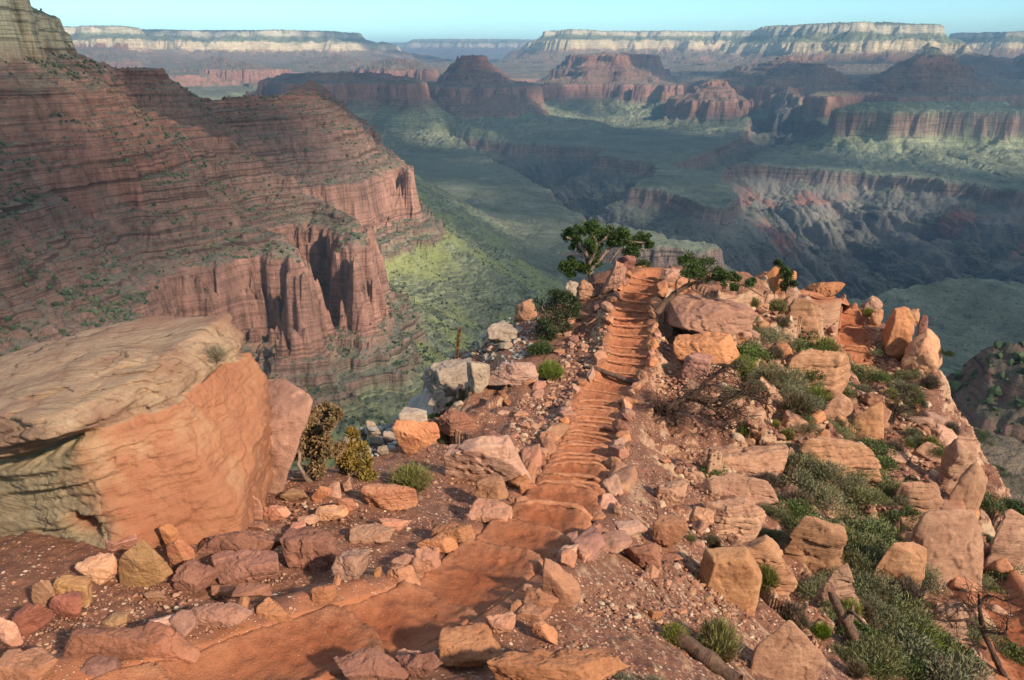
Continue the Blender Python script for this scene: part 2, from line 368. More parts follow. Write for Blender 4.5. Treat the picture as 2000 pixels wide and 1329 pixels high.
# spurs and buttes standing in the sun below the left rim
for (f_, yb, ytop, dtop, wp, sd_) in (([(300, 142, 10600), (360, 136, 10100), (430, 140, 9900), (510, 138, 10000), (560, 146, 10500)], 12600, 112, 900, 230, 31),
                                   ([(60, 130, 11500), (150, 122, 10900), (230, 120, 10800), (300, 126, 11200)], 14000, 86, 1100, 260, 32),
                                   ([(560, 140, 12000), (620, 132, 11600), (690, 134, 11600), (760, 140, 12000)], 14000, 108, 800, 220, 33),
                                   ([(690, 142, 10300), (760, 138, 10000), (830, 142, 10100), (850, 146, 10500)], 11600, 112, 500, 150, 34)):
    z0 = zof(f_[1][1], f_[1][2]); 
    mesa('mesa', f_, yb, [(-3000, -740, .2), (-1000, z0 - 330, .26), (-260, z0 - 225, .36), (-50, z0 - 150, .43), (-12, z0 - 20, .53), (0, z0, .55)] + [(d, z, .56 + .2 * d / dtop) for d, z in ledgy(10, z0 + 8, dtop, zof(ytop, f_[1][2] + dtop), 6, sd_, .6)], (wp, 40, .6), seed=sd_, out=3500)
# smaller buttes between the red mesa and the temple, and one at the right edge
for (f_, yb, ytop, dtop, wp, sd_) in (([(1310, 205, 8000), (1360, 196, 7700), (1420, 196, 7600), (1470, 206, 7900)], 8700, 158, 330, 90, 41),
                                   ([(1500, 196, 7300), (1535, 192, 7100), (1575, 196, 7200)], 8000, 150, 330, 70, 42),
                                   ([(1930, 150, 9600), (1990, 142, 9200), (2080, 142, 9000), (2250, 146, 9200)], 11800, 84, 900, 180, 43)):
    z0 = zof(f_[1][1], f_[1][2])
    mesa('butte', f_, yb, [(-2500, -740, .2), (-900, -690, .22), (-240, z0 - 225, .34), (-50, z0 - 150, .43), (-12, z0 - 20, .53), (0, z0, .55)] + [(d, z, .56 + .2 * d / dtop) for d, z in ledgy(10, z0 + 8, dtop, zof(ytop, f_[1][2] + dtop), 8, sd_, .5)], (wp, 26, .6), flute=8, seed=sd_, out=3000)
# far plateau on the horizon
zt = zof(77, 30000)
mesa('plateau', [(600, 84, 38000), (800, 84, 37000), (812, 78, 30000), (900, 78, 30000), (1120, 77, 30000), (1400, 77, 31000)], 43000,
     [(-9000, -300, .5), (-4000, 0, .7), (-500, zof(92, 29500), .80), (-350, zof(84, 30000), .87), (0, zt, .98), (3000, zt + 40, 1.0)], (900, 100, .5), seed=13, out=14000)

# --- inner gorge, cut into the Tonto platform
ZT = -690.
gorge_poly = pts_z(ZT, (870, 279), (930, 291), (965, 312), (1012, 332), (1052, 352), (1078, 372), (1096, 398), (1120, 408), (1150, 426), (1232, 434), (1300, 449), (1398, 462), (1412, 472), (1390, 478), (1290, 481), (1190, 479), (1090, 494), (1200, 520), (1330, 552), (1480, 590), (1600, 600), (1700, 577), (1800, 548), (1900, 540), (2000, 549), (2300, 570),
                   (2300, 392), (2000, 371), (1900, 353), (1800, 343), (1700, 331), (1600, 326), (1500, 319), (1425, 318), (1405, 340), (1440, 372), (1420, 398), (1362, 389), (1322, 366), (1236, 357), (1288, 331), (1278, 313), (1166, 301), (1184, 288), (1100, 282), (1000, 278), (880, 266))
side_poly = pts_z(ZT, (1300, 316), (1370, 296), (1455, 268), (1468, 250), (1560, 262), (1655, 280), (1640, 292), (1560, 288), (1500, 292), (1440, 318), (1380, 330))
GORGE_PROF = np.array([(-60, 0, .19), (0, 0, .17), (12, -14, .155), (22, -50, .13), (34, -82, .12), (60, -100, .1), (260, -190, .07), (620, -330, .04), (1000, -440, .02), (1300, -455, .0), (3000, -470, .0)])
# small Tapeats ledge on the platform, and a side gully
LEDGES = [(pts_z(-680, (850, 352), (900, 358), (1000, 360), (1015, 350)), 26)]

def base_floor(x, y):
    r = np.hypot(x, y)
    return np.interp(r, [0, 45, 110, 260, 420, 560, 800, 1200, 2000, 3000, 9000, 16000, 60000], [-30, -42, -105, -270, -400, -470, -535, -610, -668, -690, -700, -620, -300])

def far_height(x, y):
    sh = x.shape
    r = np.hypot(x, y)
    z = base_floor(x, y); s = np.full(sh, .205); fid = np.zeros(sh, np.int16)
    s = np.where(r < 420, .62, np.where(r < 1200, .28, .205))
    nb1 = fbm2(x / 900, y / 900, 50, 4); nb2 = fbm2(x / 140, y / 140, 60, 4)
    z = z + np.clip(r / 1500, 0, 1) * (18 * nb1 + 7 * nb2)
    # gully network on the floor
    z = z - np.clip((r - 500) / 900, 0, 1) * 34 * np.clip(ridge2(x / 520 + .3 * nb1, y / 520, 70, 5) - 0.15, 0, 1)
    nd = ridge2(x / 190 + .5 * nb2, y / 260, 75, 4)
    z = z - np.clip((r - 700) / 800, 0, 1) * 9 * np.clip(nd - .2, 0, 1)
    w3 = fbm2(x / 55, y / 55, 90, 3); w4 = fbm2(x / 17, y / 17, 95, 2); w5 = np.where(r < 3000, ridge2(x / 7, y / 7, 97, 2), 0)
    for i, f in enumerate(FEATURES):
        P = f['poly']; o = f['out']
        bx = (x > P[:, 0].min() - o) & (x < P[:, 0].max() + o) & (y > P[:, 1].min() - o) & (y < P[:, 1].max() + o)
        if not bx.any(): continue
        xx, yy = x[bx], y[bx]
        d, par = sdf(P, xx, yy); d = -d
        A, B, g = f['warp']; sd = f['seed'] * 7
        L = A * 2.6
        d = d + A * fbm2(xx / L, yy / L, 100 + sd, 3, g)
        if A > 40:                                           # drainages bite into the cliffs
            d = d - A * 2.2 * np.clip(ridge2(xx / (A * 9), yy / (A * 9), 115 + sd, 3) - .25, 0, 1) * sstep(-4 * A, 0, d)
        fade = 1 - .86 * sstep(8, 40, d) - .5 * sstep(40, 120, -d)
        d = d + fade * B * fbm2(xx / (B * 3.2), yy / (B * 3.2), 130 + sd, 3)
        if f['flute']: d = d + fade * f['flute'] * ridge2(xx / (f['flute'] * 5), yy / (f['flute'] * 5), 160 + sd, 2)
        pr = f['prof']
        zz = np.interp(d, pr[:, 0], pr[:, 1]); ss = np.interp(d, pr[:, 0], pr[:, 2])
        zz = zz - np.maximum(0, pr[0, 0] - d) * 2.5
        ga, gl, gd = f['gully']
        if ga:
            m = sstep(20, 160, -d) * (1 - sstep(700, 2000, -d))
            zz = zz - ga * m * np.clip(ridge2(par / gl / 1.6 + .12 * w3[bx], d / gd, 190 + sd, 3) * .7, -.6, .8)
            m2 = sstep(15, 60, d) * ga * .35
            zz = zz + m2 * w3[bx] * .6
        zz = zz + 1.4 * w4[bx] + sstep(.40, .45, ss) * 1.3 * w5[bx]
        dm = float(np.median(yy)); bed = 8.0 if P[:, 1].min() < 3000 and P[:, 1].max() < 4000 else 26.0
        hq = zz / bed + .35 * w3[bx]; kq = np.floor(hq); fq = hq - kq
        ms = sstep(.565, .58, ss) * (1 - sstep(.765, .79, ss)) + .6 * sstep(.38, .40, ss) * (1 - sstep(.44, .455, ss)) + .35 * sstep(.26, .28, ss) * (1 - sstep(.38, .40, ss))
        zz = zz + ms * .85 * bed * (np.where(fq < .78, fq * .32, .25 + (fq - .78) * 3.41) - fq)
        up = zz > z[bx]
        zb = z[bx]; sb = s[bx]; fb = fid[bx]
        zb[up] = zz[up]; sb[up] = ss[up]; fb[up] = i + 1
        z[bx] = zb; s[bx] = sb; fid[bx] = fb
    # gorge and its side canyon
    for gi, (gp, lim) in enumerate(((side_poly, -150.), (gorge_poly, -900.))):
        P = np.array(gp); o = 400
        bx = (x > P[:, 0].min() - o) & (x < P[:, 0].max() + o) & (y > P[:, 1].min() - o) & (y < P[:, 1].max() + o)
        xx, yy = x[bx], y[bx]
        d, par = sdf(P, xx, yy); d = -d
        d = d + 30 * fbm2(xx / 160, yy / 160, 300, 3) + 12 * ridge2(xx / 45, yy / 45, 310, 2)
        deep = sstep(40, 300, d)
        d = d + deep * (120 * fbm2(xx / 520, yy / 520, 320, 3, .55))
        drop = np.interp(d, GORGE_PROF[:, 0], GORGE_PROF[:, 1]); ss = np.interp(d, GORGE_PROF[:, 0], GORGE_PROF[:, 2])
        drop = np.maximum(drop - deep * 110 * (np.clip(ridge2((xx + .4 * yy) / 210, (yy - .4 * xx) / 700, 330, 5), -.8, 1) - .1), lim - 40 * deep)
        cut = d > -50
        zb = z[bx]; sb = s[bx]; fb = fid[bx]
        top = np.minimum(zb, -690) if gi else zb
        zn = np.where(cut, top * sstep(-60, 0, d) + zb * (1 - sstep(-60, 0, d)) + drop, zb)
        zb = np.where(cut, zn, zb); sb = np.where(d > 0, ss, sb); fb = np.where(d > 4, -1, fb)
        z[bx] = zb; s[bx] = sb; fid[bx] = fb
    redp = np.zeros(sh); green = np.zeros(sh)
    rb = redp[bx]; dd = d
    # red shale showing on the slope below the far gorge rim
    rb = sstep(80, 150, dd) * (1 - sstep(260, 420, dd)) * (yy > 3500) * sstep(.02, .30, fbm2(xx / 420, yy / 420, 350, 2)) * (xx > 900)
    redp[bx] = rb
    pale = np.zeros(sh); pale[bx] = sstep(15, 60, dd) * (1 - sstep(420, 800, dd)) * (yy > 3200) * sstep(900, 1300, xx) * sstep(-.35, .25, fbm2(xx / 300, yy / 300, 360, 3))
    for L, h in LEDGES:
        d, _ = sdf(L, x, y)
        dn = d + 20 * w3
        z = z - h * (1 - sstep(-6, 6, dn)) * 0
    # yellow-green shale aprons under the left wall
    near = (r > 600) & (r < 2600) & (x < 200)
    green = np.where(near & (s > .26) & (s < .40), sstep(-.15, .35, fbm2(x / 130, y / 130, 400, 3)) * sstep(.26, .31, s), 0) * .9
    veg = np.where(s > .56, .55 + .35 * sstep(-.2, .3, nb2), .95)
    return z, s, fid, redp, green, veg, pale

def build_canyon():
    na = 1250
    az = np.linspace(-R(45), R(45), na)
    segs = [(42, 420, 200), (420, 2600, 760), (2600, 10000, 640), (10000, 44000, 260)]
    rr = np.concatenate([np.geomspace(a, b, n, endpoint=False) for a, b, n in segs] + [[44000]])
    nr = len(rr)
    A, Rr = np.meshgrid(az, rr, indexing='ij')
    x = Rr * np.sin(A); y = Rr * np.cos(A)
    z, s, fid, redp, green, veg, pale = far_height(x, y)
    zr_, rs_ = right_ground(x, y)
    up = zr_ > z
    z = np.where(up, zr_, z); s = np.where(up, rs_, s); fid = np.where(up, 99, fid); veg = np.where(up, .75, veg)
    V = np.stack([x, y, z], -1).reshape(-1, 3)
    F = grid_faces(na, nr)
    ff = fid.reshape(-1)[F[:, 0]]
    m = canyon_mat('canyon_rock')
    at = dict(strat=s.ravel(), redp=redp.ravel(), green=green.ravel(), veg=veg.ravel(), pale=pale.ravel())
    names = {0: 'canyon_floor', -1: 'gorge', 99: 'hill'}
    for i, f in enumerate(FEATURES): names[i + 1] = f['name']
    for k in np.unique(ff):
        sel = F[ff == k]
        if len(sel) < 3: continue
        u, inv = np.unique(sel, return_inverse=True)
        me = mesh_from(names[int(k)], V[u], inv.reshape(-1, 4).astype(np.int32), False, {a: v[u] for a, v in at.items()})
        obj(names[int(k)], me, m, kind='structure')
    return rr, az, z

def right_ground(x, y):
    """the slope, spur and dark hill that show past the right flank of the ridge"""
    px = np.array([(1500, 95, -72), (1700, 95, -62), (1840, 112, -46.0), (1920, 115, -47.5), (2000, 112, -47.0), (2200, 112, -46), (2500, 112, -45)], float)
    az = np.degrees(np.arctan2(x, y)); r = np.hypot(x, y)
    crest = np.interp(az, [24, 28, 30.5, 32, 33.5, 36, 45], [-120, -95, -60, -47, -45.5, -48.5, -50])
    n = fbm2(x / 22, y / 22, 500, 4); n2 = fbm2(x / 6, y / 6, 510, 3)
    cr = 112 + 6 * n
    z1 = crest - np.where(r < cr, (cr - r) * 0.06, (r - cr) * 0.75) + .9 * n + .35 * n2 - 12 * np.clip((60 - r) / 18, 0, 1)
    hill_t = np.interp(az, [24, 28, 30, 31, 32.5, 34.3, 35.2, 36, 45], [-250, -160, -104, -93, -91, -88, -83, -79, -75])
    hr = 240 + 12 * n
    z2 = hill_t - np.where(r < hr, (hr - r) * .55, (r - hr) * .6) + 3.0 * n + 1.6 * n2
    z = np.maximum(z1, z2); s = np.where(z1 > z2, .70, .60)
    z = np.where(az < 24, -9999, z)
    return z, s
# ================================================================== the ridge underfoot
# ground read from the photograph: (px, py, height below the eye)
TZ_Y = np.array([500, 545, 600, 660, 740, 770, 800, 900, 1000, 1100, 1200, 1329, 1420., 1520.])
TZ_Z = np.array([-8.4, -8.5, -8.9, -9.3, -9.7, -9.78, -9.6, -8.15, -6.3, -5.15, -4.55, -4.05, -3.85, -3.65])
TRAIL_PX = [(540, 1262, 1305), (550, 1232, 1292), (580, 1206, 1282), (620, 1191, 1264), (660, 1188, 1274), (700, 1184, 1271), (740, 1165, 1258), (770, 1134, 1226), (800, 1118, 1216), (840, 1108, 1212),
            (880, 1092, 1196), (920, 1072, 1186), (960, 1048, 1184), (1000, 1015, 1180), (1040, 945, 1150), (1080, 870, 1120), (1120, 800, 1085), (1160, 730, 1040), (1200, 640, 980), (1240, 520, 860), (1290, 370, 690), (1340, 230, 560), (1420, -20, 330), (1520, -330, 40)]
def trail_center():
    P = []
    for py, l, r in TRAIL_PX:
        z = np.interp(py, TZ_Y, TZ_Z)
        P.append((at_z(l, py, z) + at_z(r, py, z)) / 2)
    return np.array(P)[::-1]
def smooth_line(P, step=0.03, it=3):
    P = np.asarray(P, float)
    for _ in range(it):                                   # Chaikin corner cutting
        Q = [P[0]]
        for a, b in zip(P[:-1], P[1:]): Q += [.75 * a + .25 * b, .25 * a + .75 * b]
        P = np.array(Q + [P[-1]])
    L = np.concatenate([[0], np.cumsum(np.linalg.norm(np.diff(P[:, :2], axis=0), axis=1))])
    s = np.arange(0, L[-1], step)
    return np.stack([np.interp(s, L, P[:, k]) for k in range(3)], 1), s
TRAIL, TRAIL_S = smooth_line(trail_center())
TRAIL2, TRAIL2_S = smooth_line([at_z(1600, 580, -10.9), at_z(1622, 583, -11.3), at_z(1645, 592, -11.8), at_z(1660, 625, -12.5), at_z(1665, 665, -13.2), at_z(1668, 705, -13.9), at_z(1690, 745, -14.6)])
TRAIL3, TRAIL3_S = smooth_line([at_z(1925, 1130, -12.2), at_z(1962, 1190, -11.9), at_z(1990, 1260, -11.5), at_z(2030, 1340, -11.2)])

CTRL_PX = [(-250, 1400, -3.6), (60, 1320, -3.95), (60, 1200, -4.15), (250, 1200, -4.3), (450, 1130, -4.55), (600, 1080, -4.85), (700, 1010, -5.2), (760, 960, -5.7), (850, 1000, -5.75), (900, 930, -6.6), (980, 930, -7.15), (1045, 880, -8.1),
    (600, 940, -5.5), (100, 1110, -4.35), (-100, 1150, -4.15), (700, 900, -6.9), (760, 865, -7.6), (850, 820, -8.7), (950, 770, -9.7), (1000, 725, -10.2), (1060, 800, -9.6),
    (865, 790, -10.7), (870, 715, -11.5), (950, 665, -11.2), (1020, 625, -10.9), (1100, 650, -9.9), (1150, 585, -9.1), (1075, 720, -9.9), (1130, 700, -9.6), (690, 882, -8.0), (720, 864, -8.7), (755, 852, -8.9), (680, 852, -9.3),
    (1180, 530, -8.4), (1240, 525, -8.25), (1330, 548, -8.5), (1320, 700, -9.3), (1290, 800, -9.3), (1275, 900, -8.2), (1250, 1000, -6.65), (1290, 1060, -6.4), (1200, 1130, -5.5), (1110, 1200, -5.0), (1150, 1300, -4.65), (1300, 1310, -5.1), (1000, 1329, -4.3),
    (1390, 640, -9.0), (1440, 580, -9.0), (1500, 565, -9.3), (1560, 572, -10.1), (1612, 578, -10.8), (1640, 592, -11.8), (1600, 640, -11.6), (1665, 700, -13.8), (1690, 612, -12.2), (1730, 640, -12.6), (1790, 660, -13.1), (1840, 725, -14.0), (1870, 800, -14.0), (1885, 900, -13.7), (1930, 1000, -13.2), (1970, 1180, -11.95), (2100, 1300, -11.3),
    (1500, 700, -10.7), (1600, 800, -12.0), (1750, 800, -13.3), (1450, 800, -10.1), (1500, 900, -10.2), (1700, 900, -12.1), (1400, 1000, -8.3), (1550, 1000, -9.7), (1750, 1000, -11.5), (1400, 1150, -6.7), (1600, 1150, -8.4), (1800, 1150, -10.2), (1450, 1300, -6.0), (1650, 1300, -7.6), (1850, 1300, -9.4)]
CTRL_W = [(0, 0.3, -1.75), (0, 1.6, -2.5), (-3, 0.5, -2.3), (3, 0.5, -3.2), (0, -3, -1.6), (-6, -2, -2.6), (6, -2, -5), (-7, 4, -4.6), (-9, 8, -8), (-5.5, 10.5, -7.2), (-4, 11.5, -7.6), (-4.2, 14, -10.2), (-4.4, 17, -12.6), (-4.6, 21, -14.5), (-6.0, 24, -17.5),
          (-9, 13, -13), (-12, 20, -22), (-10, 30, -20), (-4.5, 33, -17), (-14, 4, -12), (-18, 12, -24), (1, 36, -16), (6, 36, -15), (12, 39, -17), (17, 41, -21), (23, 37, -24), (24, 28, -23), (22, 20, -21), (18, 12, -18), (15, 4, -14), (28, 30, -30), (30, 12, -28), (4, 44, -26), (-8, 42, -30), (18, 50, -32), (-20, 30, -36), (34, 40, -42)]
def ridge_points():
    A = [at_z(a, b, z) for a, b, z in CTRL_PX] + [np.array(p, float) for p in CTRL_W]
    A += list(TRAIL[::60]) + list(TRAIL2[::70]) + list(TRAIL3[::60])
    return np.array(A)
class Ground:
    """smooth surface through the control points (thin plate spline), kept on a lookup grid."""
    def __init__(g):
        P = ridge_points(); n = len(P)
        K = g.k(P[:, None, 0] - P[None, :, 0], P[:, None, 1] - P[None, :, 1]) + np.eye(n) * 0.35
        Q = np.concatenate([np.ones((n, 1)), P[:, :2]], 1)
        M = np.block([[K, Q], [Q.T, np.zeros((3, 3))]])
        c = np.linalg.solve(M, np.concatenate([P[:, 2], np.zeros(3)]))
        g.x = np.arange(-26, 44, 0.2); g.y = np.arange(-6, 62, 0.2)
        X, Y = np.meshgrid(g.x, g.y, indexing='ij'); Z = c[n] + c[n + 1] * X + c[n + 2] * Y
        for i in range(n): Z += c[i] * g.k(X - P[i, 0], Y - P[i, 1])
        # beyond the ridge the ground keeps falling
        dd, _ = sdf(np.array([(-7, -4), (-9, 8), (-5.5, 17), (-6.5, 25), (-4, 32), (2, 33.5), (8, 35), (14, 39), (20, 36), (21, 26), (19, 16), (16, 4), (8, -4)], float), X, Y)
        Z -= np.clip(dd, 0, None) ** 1.3 * 0.35
        g.z = Z
    @staticmethod
    def k(dx, dy):
        r2 = dx * dx + dy * dy
        return 0.5 * r2 * np.log(r2 + 1e-9)
    def base(g, x, y):
        x = np.asarray(x, float); y = np.asarray(y, float)
        fx = np.clip((x - g.x[0]) / 0.2, 0, len(g.x) - 1.001); fy = np.clip((y - g.y[0]) / 0.2, 0, len(g.y) - 1.001)
        i = fx.astype(int); j = fy.astype(int); u = fx - i; v = fy - j
        Z = g.z
        return Z[i, j] * (1 - u) * (1 - v) + Z[i + 1, j] * u * (1 - v) + Z[i, j + 1] * (1 - u) * v + Z[i + 1, j + 1] * u * v
GR = Ground()
def polyline_near(L, x, y, stride=4):
    """distance to a fine polyline and the (fractional) index of its nearest point."""
    P = L[::stride, :2]; sh = x.shape; xf = x.ravel(); yf = y.ravel()
    best = np.full(xf.shape, 1e9); idx = np.zeros(xf.shape)
    T = np.gradient(P, axis=0); tl = np.linalg.norm(T, axis=1); T = T / tl[:, None]
    bx = (xf > P[:, 0].min() - 3) & (xf < P[:, 0].max() + 3) & (yf > P[:, 1].min() - 3) & (yf < P[:, 1].max() + 3)
    q = np.nonzero(bx)[0]
    for a in range(0, len(q), 40000):
        s_ = q[a:a + 40000]
        k = ((xf[s_, None] - P[None, :, 0]) ** 2 + (yf[s_, None] - P[None, :, 1]) ** 2).argmin(1)
        wx, wy = xf[s_] - P[k, 0], yf[s_] - P[k, 1]
        t = np.clip(wx * T[k, 0] + wy * T[k, 1], -tl[k], tl[k])
        best[s_] = np.hypot(wx - t * T[k, 0], wy - t * T[k, 1]); idx[s_] = np.clip((k + t / tl[k]) * stride, 0, len(L) - 1)
    return best.reshape(sh), idx.reshape(sh)
HALF_W = 0.70
def half_w(s): return np.interp(s, [0, 3.0, 5.5, 9.0], [.38, .42, .54, .68])
def terrace(z, x, y):
    """beds of sandstone standing out of the slope: dip a little to the right and away"""
    wx = x + .35 * fbm2(x / 1.6, y / 1.6, 611, 3); wy = y + .35 * fbm2(x / 1.6 + 9, y / 1.6, 612, 3)
    i = np.floor(wx / 1.15 + .3 * wy).astype(int); j = np.floor(wy / 1.5 - .25 * wx).astype(int)
    cell = RND[(i * 31 + j * 57) & 255]                                     # joints cut the beds into blocks
    h0 = z + 0.10 * x - 0.05 * y + 0.40 * fbm2(x / 2.6, y / 2.6, 610, 3) + .26 * cell
    out = .20 * cell
    for st, wt in ((1.05, .62), (.21, .38)):
        h = h0 / st + (0 if st > .5 else .4 * fbm2(x / 1.1, y / 1.1, 615, 3)); k = np.floor(h); f = h - k
        out = out + wt * st * (np.where(f < .82, f * .20, .164 + (f - .82) * 4.644) - f)
    return out * 1.5

def near_height(x, y, detail=True):
    z = GR.base(x, y)
    fl = sstep(1.7, 3.0, x - .11 * y + .25 * fbm2(x / 1.3, y / 1.3, 618, 2) + .3) * sstep(6.5, 10, y) * (1 - sstep(34, 40, y))
    fl2 = sstep(9, 16, y) * (1 - sstep(-.5, .6, x + .05 * (y - 12)))
    m = np.clip(fl + .8 * fl2, 0, 1)
    z = z + m * terrace(z, x, y) * (.6 + .6 * sstep(-.3, .2, fbm2(x / 2.3, y / 2.3, 620, 2)))
    if detail:
        z = z + .10 * fbm2(x / 1.1, y / 1.1, 630, 4) * (.5 + m) + .022 * fbm2(x / .16, y / .16, 640, 3)
    for T, hw in ((TRAIL, HALF_W), (TRAIL2, .72), (TRAIL3, .6)):
        d, i = polyline_near(T, x, y)
        tz = np.interp(i, np.arange(len(T)), T[:, 2])
        if T is TRAIL: hw = half_w(i * .03)
        b = 1 - sstep(hw + .12, hw + .75, d)
        lift = .10 if T is not TRAIL else np.interp(i * .03, [0, 5, 8], [.0, .02, .10])
        side = tz + lift - .42 * (1 - sstep(hw * .55, hw * 1.02, d)) + .06 * np.exp(-((d - hw - .25) / .2) ** 2)
        z = z * (1 - b) + side * b
    return z
_gx = np.arange(-16, 32, 0.06); _gy = np.arange(0.5, 48, 0.06)
_GZ = near_height(*np.meshgrid(_gx, _gy, indexing='ij'), detail=False)
def gz(x, y):
    x = np.asarray(x, float); y = np.asarray(y, float)
    fx = np.clip((x - _gx[0]) / .06, 0, len(_gx) - 1.001); fy = np.clip((y - _gy[0]) / .06, 0, len(_gy) - 1.001)
    i = fx.astype(int); j = fy.astype(int); u = fx - i; v = fy - j
    return _GZ[i, j] * (1 - u) * (1 - v) + _GZ[i + 1, j] * u * (1 - v) + _GZ[i, j + 1] * (1 - u) * v + _GZ[i + 1, j + 1] * u * v
_tt = np.arange(2.5, 60, .03)
def hit(px, py):
    """the point of the ridge seen at a pixel of the photograph (None past its edge)"""
    dx, dy, dz = ray(px, py)
    x, y, z = dx * _tt, dy * _tt, dz * _tt
    ok = np.nonzero((z < gz(x, y)) & (y < 47) & (x > -15.5) & (x < 31))[0]
    if len(ok) == 0: return None
    k = ok[0]
    return np.array([x[k], y[k], z[k]])
def hit_or(px, py, dep=None):
    """as hit(), but just past an edge slide down the picture to the nearest ground and keep its depth"""
    for k in range(0, 120, 3):
        p = hit(px, py + k)
        if p is not None and (dep is None or abs(p[1] - dep) < 8): 
            return p if k == 0 else at_y(px, py, p[1])
    return at_y(px, py, dep or 25.0)
def gnormal(x, y, e=.15):
    n = np.array([-(gz(x + e, y) - gz(x - e, y)) / (2 * e), -(gz(x, y + e) - gz(x, y - e)) / (2 * e), 1.0])
    return n / np.linalg.norm(n)

def ground_mat():
    t = NT('ridge_soil')
    geo = t.n('ShaderNodeNewGeometry'); pos = geo.outputs['Position']; nz = t.sep(geo.outputs['Normal'])[2]
    n1_ = t.noise(pos, 0.5, 5, .6); n2_ = t.noise(pos, 3.0, 6, .65); n3_ = t.noise(pos, 22, 5, .7)
    v1 = t.voro(pos, 16); v1c = t.voro(pos, 16, out='Color'); v2 = t.voro(pos, 42); v2c = t.voro(pos, 42, out='Color')
    dirt = t.mix(t.rng(n2_, .35, .68), (0.098, 0.040, 0.024), (0.185, 0.078, 0.045))
    dirt = t.mix(t.rng(n1_, .4, .65), dirt, (0.165, 0.070, 0.040))
    dust = t.attr('dust')
    dirt = t.mix(dust, dirt, t.mix(t.rng(n2_, .3, .7), (0.235, 0.080, 0.036), (0.32, 0.125, 0.060)))
    peb = t.ramp(t.sep(v1c)[0], [(0, (0.24, 0.10, 0.06)), (.45, (0.40, 0.20, 0.125)), (.8, (0.52, 0.32, 0.21)), (1, (0.60, 0.46, 0.34))])
    pm = t.math('MULTIPLY', t.math('MULTIPLY', t.rng(v1, .34, .26), t.rng(t.sep(v1c)[1], .35, .45)), t.rng(dust, .7, .2))
    peb2 = t.ramp(t.sep(v2c)[0], [(0, (0.20, 0.08, 0.05)), (.6, (0.38, 0.18, 0.11)), (1, (0.56, 0.38, 0.27))])
    pm2 = t.math('MULTIPLY', t.rng(v2, .36, .26), t.rng(t.sep(v2c)[1], .45, .55))
    c = t.mix(pm2, dirt, peb2); c = t.mix(pm, c, peb)
    # bare rock where it is steep
    strat = t.noise(t.mapping(pos, (.5, .5, 9.0), rot=(.1, .12, 0)), 1, 6, .7, .3)
    rock = t.ramp(strat, [(.28, (0.10, 0.046, 0.028)), (.42, (0.27, 0.140, 0.082)), (.55, (0.36, 0.205, 0.125)), (.7, (0.29, 0.145, 0.085))])
    rock = t.mix(t.rng(n1_, .45, .7), rock, t.mix(.5, rock, (0.42, 0.33, 0.22)))
    grey = t.attr('grey')
    steep = t.rng(t.math('ADD', nz, t.rng(n2_, .3, .7, -.08, .08)), .86, .74)
    steep = t.math('MULTIPLY', steep, t.rng(dust, .55, .1))
    c = t.mix(steep, c, rock)
    c = t.mix(t.math('MULTIPLY', grey, .8), c, t.mix(t.rng(n2_, .3, .7), (0.22, 0.21, 0.18), (0.42, 0.40, 0.34)))
    h = t.math('ADD', t.math('MULTIPLY', pm, .5), t.math('ADD', t.math('MULTIPLY', pm2, .22), t.math('ADD', t.math('MULTIPLY', n3_, .25), t.math('MULTIPLY', t.math('MULTIPLY', steep, strat), 2.0))))
    return t.done(c, t.bump(h, .9, .05))

def build_ridge():
    na, nr = 900, 900
    az = np.linspace(-R(64), R(58), na); rr = np.geomspace(1.6, 62, nr)
    A, Q = np.meshgrid(az, rr, indexing='ij'); x = Q * np.sin(A); y = Q * np.cos(A)
    z = near_height(x, y)
    far = Q > 46
    z = np.where(Q > 44, np.minimum(z, z - (Q - 44) * 1.2), z)
    d, i = polyline_near(TRAIL, x, y, 8)
    dd_ = half_w(i * .03) - .70
    dust = 1 - sstep(.62, .98, d - dd_ + .25 * fbm2(x / .5, y / .5, 650, 3))
    d2, _ = polyline_near(TRAIL2, x, y, 8); dust = np.maximum(dust, .9 * (1 - sstep(.5, 1.3, d2)))
    d3, _ = polyline_near(TRAIL3, x, y, 8); dust = np.maximum(dust, 1 - sstep(.6, 1.3, d3))
    grey = (1 - sstep(-3.6, -1.8, x + .05 * (y - 20))) * sstep(13, 18, y)
    V = np.stack([x, y, z], -1).reshape(-1, 3)
    me = mesh_from('ridge', V, grid_faces(na, nr), True, dict(dust=dust.ravel(), grey=grey.ravel()))
    obj('ground', me, ground_mat(), kind='structure')

